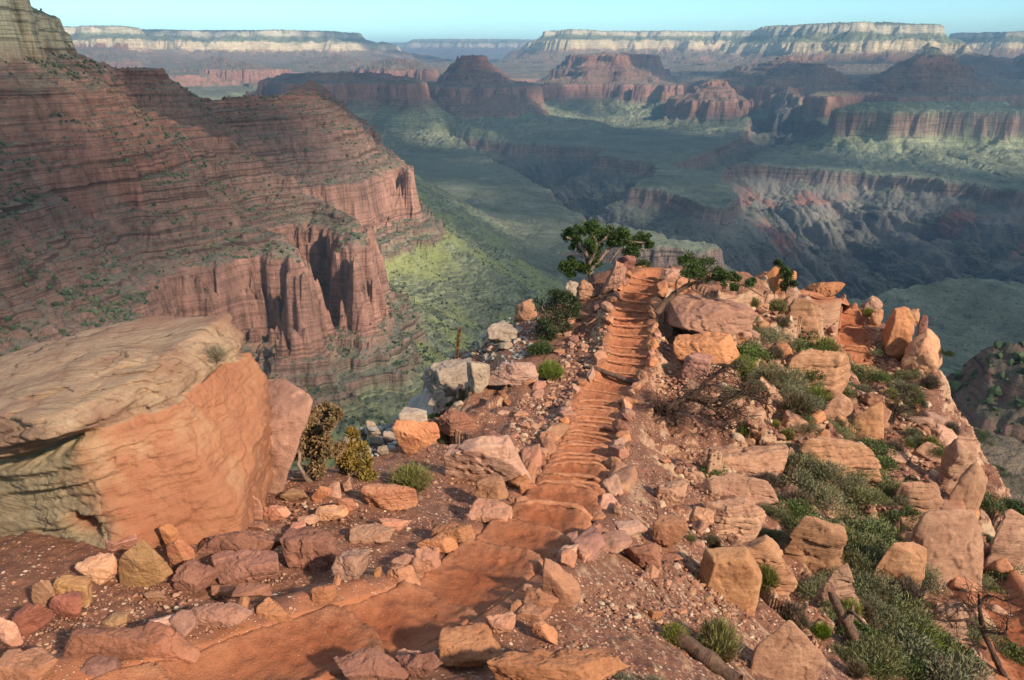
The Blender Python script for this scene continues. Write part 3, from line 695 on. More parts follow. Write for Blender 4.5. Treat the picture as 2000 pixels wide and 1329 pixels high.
def trail_mat():
    t = NT('trail_dirt')
    pos = t.n('ShaderNodeNewGeometry').outputs['Position']
    a = t.noise(pos, 1.3, 5, .6); b = t.noise(pos, 9, 6, .7); c_ = t.noise(pos, 70, 4, .7)
    v = t.voro(pos, 30); vc = t.voro(pos, 30, out='Color')
    c = t.mix(t.rng(a, .35, .65), (0.24, 0.066, 0.024), (0.34, 0.112, 0.046))
    c = t.mix(t.rng(b, .35, .7), t.mix(.6, c, (0.15, 0.044, 0.020)), c)
    c = t.mix(t.math('MULTIPLY', t.rng(t.noise(pos, .45, 4, .6), .42, .62), .5), c, (0.36, 0.150, 0.075))
    c = t.mix(t.math('MULTIPLY', t.rng(c_, .38, .66), .35), c, t.mix(.5, c, (0.10, 0.032, 0.016)))
    edge = t.attr('edge')
    c = t.mix(t.math('MULTIPLY', edge, t.rng(b, .3, .6)), c, (0.36, 0.165, 0.088))
    pm = t.math('MULTIPLY', t.rng(v, .22, .16), t.rng(t.sep(vc)[1], .80, .86))
    c = t.mix(pm, c, (0.48, 0.22, 0.13))
    fp = t.voro(t.mapping(pos, (5, 5, 1)), 1.0)
    h = t.math('ADD', t.math('MULTIPLY', b, .9), t.math('ADD', t.math('MULTIPLY', c_, .35), t.math('ADD', t.math('MULTIPLY', pm, .5), t.math('MULTIPLY', t.rng(fp, .2, .45), .35))))
    return t.done(c, t.bump(h, 1.0, .045))

def build_trail(name, T, S, hw, m, step=.62, seed=0, flat=()):
    nt = 45; tt = np.linspace(-1, 1, nt)
    ds = S[1] - S[0]
    tan = np.gradient(T[:, :2], axis=0)
    k = np.ones(41) / 41
    tan = np.stack([np.convolve(np.pad(tan[:, j], 20, 'edge'), k, 'valid') for j in (0, 1)], 1)
    tan /= np.linalg.norm(tan, axis=1)[:, None]
    nor = np.stack([tan[:, 1], -tan[:, 0]], 1)                 # to the right of travel
    r = np.random.default_rng(seed)
    lips = [0.1]
    while lips[-1] < S[-1]: lips.append(lips[-1] + (step + (np.interp(lips[-1], [5, 8.5], [.5, 0]) if seed == 1 else 0)) * r.uniform(.72, 1.35))
    lips = np.array(lips)
    hh = (half_w(S) if T is TRAIL else np.full(len(S), hw))[:, None]
    X = T[:, None, 0] + nor[:, None, 0] * tt[None] * hh * 1.12; Y = T[:, None, 1] + nor[:, None, 1] * tt[None] * hh * 1.12
    s2 = S[:, None] + .16 * (tt[None] ** 2) - .05 + .05 * fbm2(X / .5, Y / .5, 660 + seed, 3)
    j = np.clip(np.searchsorted(lips, s2) - 1, 0, len(lips) - 2)
    u = (s2 - lips[j]) / (lips[j + 1] - lips[j])
    zl = np.interp(lips, S, T[:, 2])
    drop = zl[j] - zl[j + 1]
    z = T[:, None, 2] + 0 * X
    amp = np.where(np.abs(drop) < .03, .05, drop)
    mid = 1 - np.abs(tt[None]) ** 3
    saw = amp * np.where(drop >= 0, u ** 1.25, u ** .8)
    z = z + saw * np.interp(S[:, None], [4.2, 8.5], [.12, .95]) * np.clip(1.15 * mid, 0, 1)
    z = z + .045 * np.exp(-((1 - u) / .07) ** 2) * mid * np.interp(S[:, None], [4.2, 8.5], [.45, 1])             # worn lip of each step
    z = z - .075 * mid * np.exp(-((u - .14) / .17) ** 2) - .035 * mid * np.sin(np.pi * np.clip(u, 0, 1))
    z = z - .06 * (1 - tt[None] ** 2) + .10 * np.abs(tt[None]) ** 3 - .30 * np.clip(np.abs(tt[None]) - .90, 0, 1) * 8 * .12
    z = z + .024 * fbm2(X / .26, Y / .26, 670, 5) - .016 * np.clip(ridge2(X / .5 + .3 * fbm2(X, Y, 671, 2), Y / .35, 672, 3) - .3, 0, 1) + .012 * np.clip(fbm2(X / .07, Y / .07, 680, 2) - .1, 0, 1) * 1.6
    z = z - .17 * sstep(.80, 1.0, np.abs(tt[None]))
    V = np.stack([X, Y, z], -1).reshape(-1, 3)
    edge = (np.abs(tt[None]) ** 2 * np.ones_like(z) * .8 + np.exp(-((1 - u) / .12) ** 2) * .5).ravel()
    F = grid_faces(len(S), nt)[:, ::-1]
    obj(name, mesh_from(name, V, F, True, dict(edge=np.clip(edge, 0, 1))), m, kind='structure')
    return lips, nor
# ================================================================== rocks
import bmesh
_ICO = {}
def ico(lv):
    if lv not in _ICO:
        bm = bmesh.new(); bmesh.ops.create_icosphere(bm, subdivisions=lv, radius=1.0)
        V = np.array([v.co[:] for v in bm.verts]); F = np.array([[v.index for v in f.verts] for f in bm.faces], np.int32); bm.free()
        _ICO[lv] = (V / np.linalg.norm(V, axis=1)[:, None], F)
    return _ICO[lv]
def rotz(V, a):
    c, s = math.cos(a), math.sin(a)
    return np.stack([V[..., 0] * c - V[..., 1] * s, V[..., 0] * s + V[..., 1] * c, V[..., 2]], -1)
def rotx(V, a):
    c, s = math.cos(a), math.sin(a)
    return np.stack([V[..., 0], V[..., 1] * c - V[..., 2] * s, V[..., 1] * s + V[..., 2] * c], -1)
def roty(V, a):
    c, s = math.cos(a), math.sin(a)
    return np.stack([V[..., 0] * c + V[..., 2] * s, V[..., 1], -V[..., 0] * s + V[..., 2] * c], -1)
def polytope(U, N, D, p):
    q = np.clip(U @ N.T, 0, None) / D
    return (q ** p).sum(1) ** (-1.0 / p)
def rock_shape(lv, dims, seed, style='b', yaw=0.0, rough=1.0):
    """a broken stone: a rounded-off polytope, weathered, with beds where it is layered; fills the box of half sizes dims"""
    r = np.random.default_rng(seed); U, F = ico(lv)
    N, D = [], []
    tilt = {'b': .28, 's': .16, 'r': .35, 'l': .24, 'w': .45}[style]
    for ax in range(3):
        for sg in (-1, 1):
            n = np.zeros(3); n[ax] = sg; n += r.normal(0, tilt, 3); N.append(n / np.linalg.norm(n)); D.append(r.uniform(.72, 1.0))
    for _ in range({'b': 9, 's': 8, 'r': 14, 'l': 8, 'w': 8}[style]):
        n = r.normal(size=3); N.append(n / np.linalg.norm(n)); D.append(r.uniform(.78, 1.12) if style != 'w' else r.uniform(.6, 1.0))
    p = {'b': 40, 's': 40, 'r': 14, 'l': 26, 'w': 46}[style]
    V = U * polytope(U, np.array(N), np.array(D), p)[:, None]
    V = rotz(V, yaw)
    dims = np.array(dims, float)
    V = V - (V.max(0) + V.min(0)) / 2
    V = V / np.abs(V).max(0) * dims
    if style in ('l', 'r') and lv >= 4:                       # broader at the foot
        V[:, :2] *= (1.0 - .20 * (V[:, 2:3] / dims[2])) / 1.1
    sz = float(dims.min()); sl = float(np.sort(dims)[1])
    nrm = V / dims ** 2; nrm /= np.linalg.norm(nrm, axis=1)[:, None] + 1e-9
    o = np.array([seed * 1.7 % 31, seed * .9 % 17, seed * 2.3 % 23])
    d = .06 * sz * fbm3(V + o, .9 / sl, seed, 3) - .10 * sz * sstep(.10, .17, fbm3(V + o, 1.15 / sl, seed + 21, 3)) - .05 * sz * sstep(.14, .19, fbm3(V + o, 2.4 / sl, seed + 25, 3)) + .05 * sz * (np.abs(fbm3(V + o, 2.6 / sl, seed + 5, 4)) - .25) * -1
    if lv >= 4: d = d + .018 * sz * fbm3(V + o, 9 / sl, seed + 9, 3)
    V = V + nrm * (d * rough)[:, None]
    if style in ('l', 's'):
        ta, tb = r.normal(0, .12, 2)
        h = V[:, 2] + ta * V[:, 0] + tb * V[:, 1] + .05 * sz * fbm3(V + o, 1.2 / sl, seed + 3, 2)
        nl = r.uniform(4.5, 8) if style == 'l' else r.uniform(1.5, 3)
        lay = h * nl / (2 * dims[2]) + .35 * fbm3(V + o, .7 / sl, seed + 33, 3) + 50; ix = np.floor(lay); fr = lay - ix
        b = RND[(ix.astype(int) * 37 + seed) & 255] * .5 + .8 * fbm3(V + o + ix[:, None] * 3.7, 1.0 / sl, seed + 40, 3) + .12 * n1(h * 9 * nl / dims[2], seed)
        b = b - .75 * (np.exp(-(fr / .10) ** 2) + np.exp(-((1 - fr) / .10) ** 2)) * (.4 + .6 * sstep(-.3, .3, fbm3(V + o, 1.3 / sl, seed + 44, 2)))
        amt = (.13 if style == 'l' else .035) * min(sl, dims[2] * 1.6)
        side = np.clip(1.15 - np.abs(nrm[:, 2]), 0, 1)
        hv = nrm.copy(); hv[:, 2] = 0
        V = V + hv * (b * amt * side)[:, None]
    return V, F

COLS = {  # base, second, stain
    'pink': ((0.309, 0.118, 0.053), (0.388, 0.167, 0.077), (0.168, 0.056, 0.024)),
    'brown': ((0.231, 0.083, 0.044), (0.309, 0.123, 0.067), (0.118, 0.041, 0.023)),
    'orange': ((0.370, 0.123, 0.048), (0.449, 0.191, 0.086), (0.247, 0.066, 0.028)),
    'cream': ((0.393, 0.182, 0.096), (0.471, 0.254, 0.143), (0.292, 0.089, 0.040)),
    'yellow': ((0.325, 0.145, 0.030), (0.370, 0.186, 0.056), (0.213, 0.076, 0.025)),
    'olive': ((0.242, 0.123, 0.051), (0.303, 0.165, 0.075), (0.168, 0.063, 0.028)),
    'tan': ((0.309, 0.140, 0.070), (0.388, 0.195, 0.104), (0.191, 0.070, 0.033)),
    'grey': ((0.242, 0.170, 0.118), (0.348, 0.250, 0.175), (0.146, 0.097, 0.068)),
    'red': ((0.208, 0.058, 0.030), (0.281, 0.083, 0.043), (0.123, 0.032, 0.018)),
    'outcrop': ((0.314, 0.136, 0.061), (0.393, 0.193, 0.090), (0.168, 0.061, 0.026)),
}
_RM = {}
def rock_mat(key, layered=False):
    k = (key, layered)
    if k in _RM: return _RM[k]
    a, b, st = COLS[key]
    t = NT('stone_' + key + ('_layered' if layered else ''))
    pos = t.n('ShaderNodeNewGeometry').outputs['Position']
    inf = t.n('ShaderNodeObjectInfo').outputs['Random']
    n1_ = t.noise(pos, 1.7, 6, .62); n2_ = t.noise(pos, 7, 6, .68); n3_ = t.noise(pos, 45, 5, .72)
    c = t.mix(t.rng(n1_, .36, .64), a, b)
    c = t.mix(t.math('MULTIPLY', t.rng(n2_, .50, .72), .7), c, st)
    bed = t.noise(t.mapping(pos, (1.3, 1.3, 16 if layered else 11), rot=(.22, .12, 0)), 1, 7, .72, .4)
    c = t.mix(t.math('MULTIPLY', t.rng(bed, .46, .34), .85 if layered else .35), c, st)
    c = t.mix(t.math('MULTIPLY', t.rng(bed, .56, .68), .35), c, b)
    lich = t.math('MULTIPLY', t.rng(t.noise(pos, 26, 3, .6), .66, .72), t.rng(n1_, .45, .55))
    c = t.mix(t.math('MULTIPLY', lich, .55), c, (0.11, 0.085, 0.06))
    c = t.mix(t.math('MULTIPLY', t.rng(n3_, .35, .65), .30), c, t.mix(.5, c, st))
    c = t.hsv(c, t.rng(inf, 0, 1, .496, .503), t.rng(inf, 0, 1, .80, 1.0), t.rng(t.math('FRACT', t.math('MULTIPLY', inf, 7.3)), 0, 1, .80, 1.18))
    h = t.math('ADD', t.math('MULTIPLY', bed, 1.6 if layered else .7), t.math('ADD', t.math('MULTIPLY', n2_, .7), t.math('MULTIPLY', n3_, .28)))
    _RM[k] = t.done(c, t.bump(h, .85, .05))
    return _RM[k]

def add_rock(name, c, dims, seed, style, col, label, cat='rock', group=None, yaw=0.0, lv=None, tilt=(0, 0), rough=1.0):
    if lv is None: lv = 5
    V, F = rock_shape(lv, dims, seed, style, yaw, rough)
    if tilt[0]: V = rotx(V, tilt[0])
    if tilt[1]: V = roty(V, tilt[1])
    me = mesh_from(name, V, F, True)
    return obj(name, me, rock_mat(col, style == 'l'), label=label, cat=cat, group=group, loc=tuple(float(q) for q in c))
def px_rock(name, box, col, style, label, seed, cat='rock', group=None, deep=.8, dep=None, lv=None, tilt=(0, 0), yaw=None):
    """a stone of the size it has in the photograph, standing on the ground where its foot is seen"""
    x0, y0, x1, y1 = box; cx = (x0 + x1) / 2
    P = hit_or(cx, y1 - 2, dep)
    zc = P[1] * CP - P[2] * SP; m = zc / PF
    w_ = (x1 - x0) * m; h_ = (y1 - y0) * m
    th = math.atan2(-P[2], math.hypot(P[0], P[1]))
    dpt = deep * w_
    H = (h_ - dpt * math.sin(th)) / math.cos(th)
    if H < .32 * w_:
        H = min(.32 * w_, h_ * .8); dpt = max((h_ - H * math.cos(th)) / math.sin(th), .3 * w_)
    f = np.array([P[0], P[1]]) / math.hypot(P[0], P[1])
    emb = (.55 if col == 'outcrop' else .16) * H
    if col == 'outcrop': w_ *= 1.22; dpt *= 1.5
    cx_, cy_ = P[0] + f[0] * dpt / 2, P[1] + f[1] * dpt / 2
    up = float(np.clip(gz(cx_, cy_) - P[2], 0, .35 * H)) if dep is None else 0
    c = (cx_, cy_, P[2] + H / 2 - emb / 2 + .6 * up)
    r = np.random.default_rng(seed)
    return add_rock(name, c, (w_ / 2, dpt / 2, (H + emb) / 2), seed, style, col, label, cat, group, r.uniform(-.5, .5) if yaw is None else yaw, lv, tilt)

HERO = [  # box in the photograph, colour, style, label
    ('stone', (0, 1205, 48, 1268), 'orange', 'b', 'orange stone cut by the left edge of the photo, below the giant boulder'),
    ('stone', (32, 1165, 106, 1248), 'red', 'b', 'red-brown upright block in front of the small pale grey stone'),
    ('stone', (66, 1124, 119, 1190), 'tan', 'w', 'pale pinkish grey stone leaning between red and yellow blocks'),
    ('stone', (118, 1114, 193, 1184), 'yellow', 'b', 'mustard yellow block, the most yellow stone in the pile'),
    ('stone', (106, 1152, 171, 1212), 'red', 'b', 'dark red block below the mustard yellow stone'),
    ('stone', (160, 1078, 236, 1142), 'cream', 'b', 'pale pink and cream block above the gravel, right of the yellow stone'),
    ('stone', (196, 1028, 286, 1090), 'orange', 'b', 'broad orange block lying against the foot of the giant boulder'),
    ('stone', (279, 1001, 327, 1032), 'orange', 'b', 'flat orange stone perched on a small tan stone beneath the giant boulder'),
    ('stone', (284, 1026, 320, 1054), 'tan', 'b', 'small tan stone carrying the flat orange stone'),
    ('boulder', (240, 1046, 342, 1152), 'olive', 'w', 'big brown and olive wedge of rock with a pointed top'),
    ('stone', (322, 1024, 360, 1086), 'orange', 'w', 'narrow orange stone standing on end above the orange wedge'),
    ('stone', (331, 1050, 388, 1122), 'orange', 'w', 'bright orange triangular stone leaning on the big brown slab'),
    ('boulder', (388, 1020, 560, 1100), 'brown', 'b', 'broad smooth brown slab, upper one of the two below the giant boulder'),
    ('boulder', (412, 1070, 560, 1146), 'brown', 'b', 'broad brown slab under the upper slab, split at its left end'),
    ('stone', (350, 1086, 432, 1162), 'brown', 's', 'dark sloping slab tucked against the left end of the broad slabs'),
    ('stone', (560, 1014, 664, 1122), 'brown', 's', 'long narrow brown slab leaning up to the right'),
    ('boulder', (366, 1166, 510, 1244), 'pink', 'r', 'rounded flat-topped boulder beside the trail, lower left'),
    ('stone', (506, 1170, 582, 1228), 'pink', 'b', 'blocky pink stone touching the right side of the rounded boulder'),
    ('stone', (410, 1140, 462, 1172), 'orange', 'b', 'small orange block behind the rounded flat-topped boulder'),
    ('stone', (460, 1136, 532, 1182), 'brown', 'b', 'brown stone behind the gap between rounded boulder and pink block'),
    ('stone', (612, 1142, 660, 1190), 'pink', 'b', 'small pink block at the left verge of the lower trail'),
    ('boulder', (225, 1212, 408, 1335), 'brown', 'b', 'long brown slab with a dark broken left end, bottom left'),
    ('boulder', (125, 1226, 302, 1300), 'brown', 's', 'flat brown slab lying behind the long slab with a dark end'),
    ('stone', (136, 1278, 252, 1348), 'brown', 'r', 'oval brown stone in front of the long slab with a dark end'),
    ('boulder', (-20, 1272, 128, 1350), 'pink', 's', 'large pinkish slab in the bottom left corner'),
    ('stone', (200, 1188, 264, 1230), 'olive', 'r', 'smooth olive green stone alone on the gravel'),
    ('stone', (290, 1196, 352, 1234), 'cream', 'b', 'pale orange stone above the long brown slab'),
    ('stone', (284, 1154, 328, 1178), 'tan', 's', 'small pale slab lying on the gravel'),
    ('stone', (474, 962, 518, 1016), 'pink', 'w', 'pinkish pointed stone standing upright against the giant boulder'),
    ('stone', (517, 981, 570, 1022), 'orange', 'b', 'orange block right of the upright pointed stone'),
    ('stone', (423, 997, 457, 1034), 'yellow', 'b', 'small yellow block at the foot of the giant boulder'),
    ('stone', (446, 1012, 491, 1044), 'olive', 'b', 'yellow-green block next to the small yellow block'),
    ('stone', (344, 1010, 420, 1044), 'brown', 'b', 'low brown block against the giant boulder, left of the small yellow block'),
    ('stone', (484, 1018, 524, 1046), 'brown', 'b', 'brown stone between the yellow-green block and the slabs'),
    ('stone', (550, 948, 606, 986), 'olive', 'b', 'greenish stone in front of the brown juniper'),
    ('stone', (558, 1016, 610, 1056), 'orange', 'b', 'orange and pink block above the leaning narrow slab'),
    ('stone', (582, 1002, 628, 1030), 'tan', 'b', 'greyish stone in the middle of the orange cluster'),
    ('stone', (618, 984, 682, 1022), 'cream', 's', 'pale orange flat stone, lower right of the cluster'),
    ('stone', (610, 944, 650, 984), 'orange', 'b', 'brownish orange stone under the brown juniper'),
    ('stone', (634, 940, 668, 978), 'tan', 'w', 'slanting tan stone at the foot of the smaller juniper'),
    ('stone', (656, 966, 702, 1012), 'orange', 'b', 'bright orange block at the right end of the cluster'),
    ('stone', (660, 930, 690, 966), 'tan', 'b', 'tan stone beneath the branches of the smaller juniper'),
    ('boulder', (692, 932, 832, 1004), 'orange', 'l', 'overhanging pale-topped rock with a dark hollow underneath'),
    ('stone', (735, 1010, 802, 1042), 'orange', 'b', 'bright orange stone below the overhanging pale-topped rock'),
    ('boulder', (686, 1018, 776, 1072), 'tan', 's', 'pale flat slab sunk in dark soil, lower left of the bright orange stone'),
    ('stone', (648, 1064, 724, 1142), 'tan', 's', 'pale crusty slab at the edge of the dark soil'),
    ('boulder', (843, 1010, 930, 1072), 'pink', 'b', 'large pink block with an orange left side, edging the trail bend'),
    ('stone', (814, 1046, 897, 1084), 'pink', 's', 'flat pink block below the block with an orange side'),
    ('stone', (791, 1066, 864, 1126), 'pink', 'b', 'square pink block, second from the lower end of the left edging'),
    ('stone', (753, 1098, 826, 1158), 'pink', 'r', 'rounded pink block at the lower end of the left edging'),
    ('boulder', (914, 972, 1004, 1040), 'pink', 's', 'flat pink slab edging the left side of the trail bend'),
    ('boulder', (924, 926, 994, 990), 'tan', 's', 'flat tan slab above the pink slab at the trail bend'),
    ('stone', (988, 968, 1042, 1008), 'pink', 'b', 'pink edging block right of the flat slabs'),
    ('stone', (1012, 940, 1052, 982), 'pink', 'b', 'pink edging block where the steps begin to steepen'),
    ('boulder', (866, 838, 1042, 956), 'tan', 'w', 'big triangular slab with a pale smooth sunny face'),
    ('boulder', (768, 816, 864, 894), 'orange', 'w', 'smooth orange boulder on the left brink, above the tan shrub'),
    ('boulder', (852, 800, 940, 862), 'brown', 'l', 'dark grey-brown slab behind the triangular slab'),
    ('boulder', (948, 697, 1060, 758), 'cream', 'l', 'layered pale rock jutting out over a dark hollow'),
    ('boulder', (820, 688, 930, 782), 'grey', 's', 'large grey boulder at the drop, behind the flower stalk'),
    ('boulder', (912, 700, 960, 772), 'grey', 's', 'slanting grey slab between the grey boulder and the layered rock'),
    ('boulder', (948, 624, 1012, 676), 'grey', 's', 'tilted grey slab on the skyline of the left slope'),
    ('boulder', (1002, 582, 1050, 632), 'tan', 'b', 'tan block standing on the left slope below the dark juniper'),
    ('stone', (835, 760, 880, 800), 'grey', 'b', 'grey stone below the large grey boulder'),
    ('stone', (782, 792, 838, 832), 'grey', 's', 'grey slab at the drop, left of the orange boulder'),
    ('stone', (716, 820, 746, 856), 'grey', 'w', 'pointed pale grey stone on top of the scree heap'),
    ('stone', (686, 836, 718, 866), 'grey', 'b', 'blocky grey stone left of the pointed pale grey stone in the scree heap'),
    ('stone', (720, 850, 752, 878), 'grey', 'r', 'rounded grey stone at the front of the scree heap'),
    ('stone', (746, 842, 772, 868), 'grey', 'b', 'grey stone at the right end of the scree heap'),
    ('stone', (664, 850, 692, 880), 'grey', 'w', 'grey stone at the left end of the scree heap'),
    ('stone', (700, 868, 728, 894), 'grey', 'b', 'lowest grey stone of the scree heap'),
    ('stone', (736, 868, 760, 890), 'grey', 'b', 'small grey stone between the scree heap and the orange boulder'),
    ('boulder', (858, 1214, 984, 1312), 'pink', 's', 'large cracked brown block beside the lower trail, bottom centre'),
    ('boulder', (652, 1262, 806, 1350), 'brown', 'b', 'broad brown block at the bottom edge, right of the trail'),
    ('boulder', (768, 1256, 872, 1338), 'brown', 'b', 'brown block between the broad block and the cracked block'),
    ('boulder', (946, 1276, 1238, 1370), 'pink', 's', 'wide flat bedrock slab at the bottom edge'),
    ('stone', (1036, 1210, 1092, 1264), 'orange', 'b', 'pale orange block alone on dark soil'),
    ('stone', (948, 1198, 1008, 1248), 'pink', 'b', 'brown edging stone above the cracked block'),
    ('stone', (1002, 1176, 1078, 1224), 'pink', 'b', 'pink edging stone, third from the lower end of the right edging'),
    ('stone', (1020, 1148, 1092, 1204), 'pink', 'b', 'pink edging stone, second from the tilted block'),
    ('stone', (1056, 1110, 1134, 1192), 'pink', 'w', 'tilted split block at the upper end of the lower right edging'),
    ('stone', (1158, 1034, 1232, 1088), 'pink', 's', 'pink slab lying flat at the right trail verge'),
    ('stone', (1196, 1010, 1262, 1054), 'tan', 's', 'tan slab behind the pink slab at the verge'),
    ('stone', (1216, 1058, 1292, 1116), 'brown', 'b', 'brown block in the low wall right of the pink slab'),
    ('stone', (1268, 1006, 1336, 1080), 'pink', 'b', 'pink block at the right end of the low wall'),
    ('boulder', (1276, 930, 1340, 996), 'tan', 's', 'pale flat slab on dark soil right of the steps'),
    ('boulder', (1340, 984, 1394, 1034), 'tan', 's', 'round flat slab in front of the layered outcrop'),
    ('boulder', (1296, 560, 1464, 664), 'pink', 's', 'huge smooth domed slab beside the leaning tree'),
    ('boulder', (1306, 646, 1452, 716), 'pink', 's', 'smooth slab below the huge domed slab'),
    ('boulder', (1326, 688, 1390, 748), 'brown', 's', 'tilted slab above the fallen dead snag'),
    ('boulder', (1174, 508, 1228, 574), 'pink', 'l', 'squared boulder at the head of the trail, under the round tree'),
    ('boulder', (1126, 548, 1164, 590), 'tan', 'l', 'cracked layered boulder left of the trail head'),
    ('boulder', (1096, 548, 1150, 596), 'grey', 'r', 'grey domed rock beneath the round tree'),
    ('boulder', (1200, 500, 1240, 532), 'red', 'b', 'red-brown boulder behind the squared boulder'),
    ('boulder', (1284, 524, 1338, 556), 'pink', 's', 'flat red slab on the crest right of the trail head'),
    ('boulder', (1296, 544, 1350, 590), 'pink', 'b', 'smooth block behind the trunk of the leaning tree'),
    ('boulder', (1478, 520, 1550, 582), 'pink', 'w', 'pointed boulder standing on the crest in front of a small tree'),
    ('boulder', (1568, 546, 1658, 584), 'pink', 'r', 'broad round-backed boulder on the crest above the far steps'),
    ('boulder', (1680, 576, 1726, 612), 'tan', 'r', 'round boulder with a dark notch, right of the far steps'),
    ('boulder', (1694, 604, 1722, 642), 'tan', 'r', 'smooth boulder below the notched round boulder'),
    ('boulder', (1718, 610, 1770, 706), 'pink', 'b', 'tall pinkish outcrop right of the far steps'),
    ('boulder', (1756, 640, 1836, 734), 'cream', 'r', 'pale cream dome on the right brink'),
    ('boulder', (1764, 602, 1792, 640), 'tan', 'b', 'small stack of tan blocks on the right skyline'),
    ('boulder', (1786, 614, 1808, 668), 'red', 'l', 'thin reddish rock pillar on the right skyline'),
    ('boulder', (1338, 884, 1546, 938), 'outcrop', 'l', 'long layered ledge, topmost of the outcrop right of the steps'),
    ('boulder', (1368, 930, 1504, 990), 'outcrop', 'l', 'layered ledge under the long top ledge'),
    ('boulder', (1372, 976, 1490, 1042), 'outcrop', 'l', 'third layered ledge down, with dark gaps between beds'),
    ('boulder', (1370, 1040, 1530, 1134), 'outcrop', 'l', 'lowest layered ledge of the outcrop right of the steps'),
    ('boulder', (1524, 1006, 1642, 1126), 'outcrop', 'l', 'rounded layered outcrop between two strips of shrubs'),
    ('boulder', (1584, 1100, 1674, 1196), 'outcrop', 'l', 'finely bedded block below the rounded layered outcrop'),
    ('boulder', (1830, 850, 1906, 964), 'outcrop', 'l', 'stacked blocky crag on the right brink'),
    ('boulder', (1752, 990, 1908, 1140), 'outcrop', 'r', 'broad smooth dome low on the right flank'),
    ('boulder', (1922, 1000, 1994, 1116), 'outcrop', 'l', 'pale crag at the right brink above the red patch'),
    ('boulder', (1842, 910, 1912, 1010), 'outcrop', 'r', 'smooth overhanging crag below the stacked blocks'),
    ('boulder', (1658, 786, 1722, 852), 'outcrop', 'r', 'smooth pale boulder in mid flank, left of the dead thicket'),
    ('boulder', (1536, 840, 1700, 936), 'outcrop', 'l', 'wide cracked outcrop in the middle of the right flank'),
    ('boulder', (1598, 770, 1664, 830), 'outcrop', 'r', 'pale boulder above the wide cracked outcrop'),
    ('boulder', (1530, 690, 1652, 766), 'outcrop', 'l', 'sloping bedded outcrop below the far steps'),
    ('boulder', (1526, 596, 1600, 668), 'outcrop', 'l', 'thinly bedded outcrop left of the far steps'),
    ('boulder', (1462, 1216, 1600, 1340), 'outcrop', 'r', 'pale bedrock slab between the big broom shrub and the stump'),
    ('boulder', (1370, 1080, 1476, 1178), 'outcrop', 's', 'tilted bedrock slab above the big broom shrub'),
    ('boulder', (1790, 1170, 1880, 1260), 'outcrop', 'r', 'pale rock among shrubs left of the twisted dead tree'),
    ('boulder', (1740, 940, 1830, 1010), 'outcrop', 'l', 'bedded outcrop above the broad smooth dome'),
    ('boulder', (1700, 1056, 1790, 1150), 'outcrop', 's', 'leaning slab left of the broad smooth dome'),
]
def build_heroes():
    for i, (nm, box, col, st, lab) in enumerate(HERO):
        big = (box[2] - box[0]) > 80
        px_rock(nm, box, col, st, lab, 100 + i * 3, cat='boulder' if nm == 'boulder' else 'stone', deep=.28 if col == 'outcrop' else {'w': .38, 'b': .6, 'r': .6, 'l': .55, 's': .8}[st], lv=6 if big else 5)

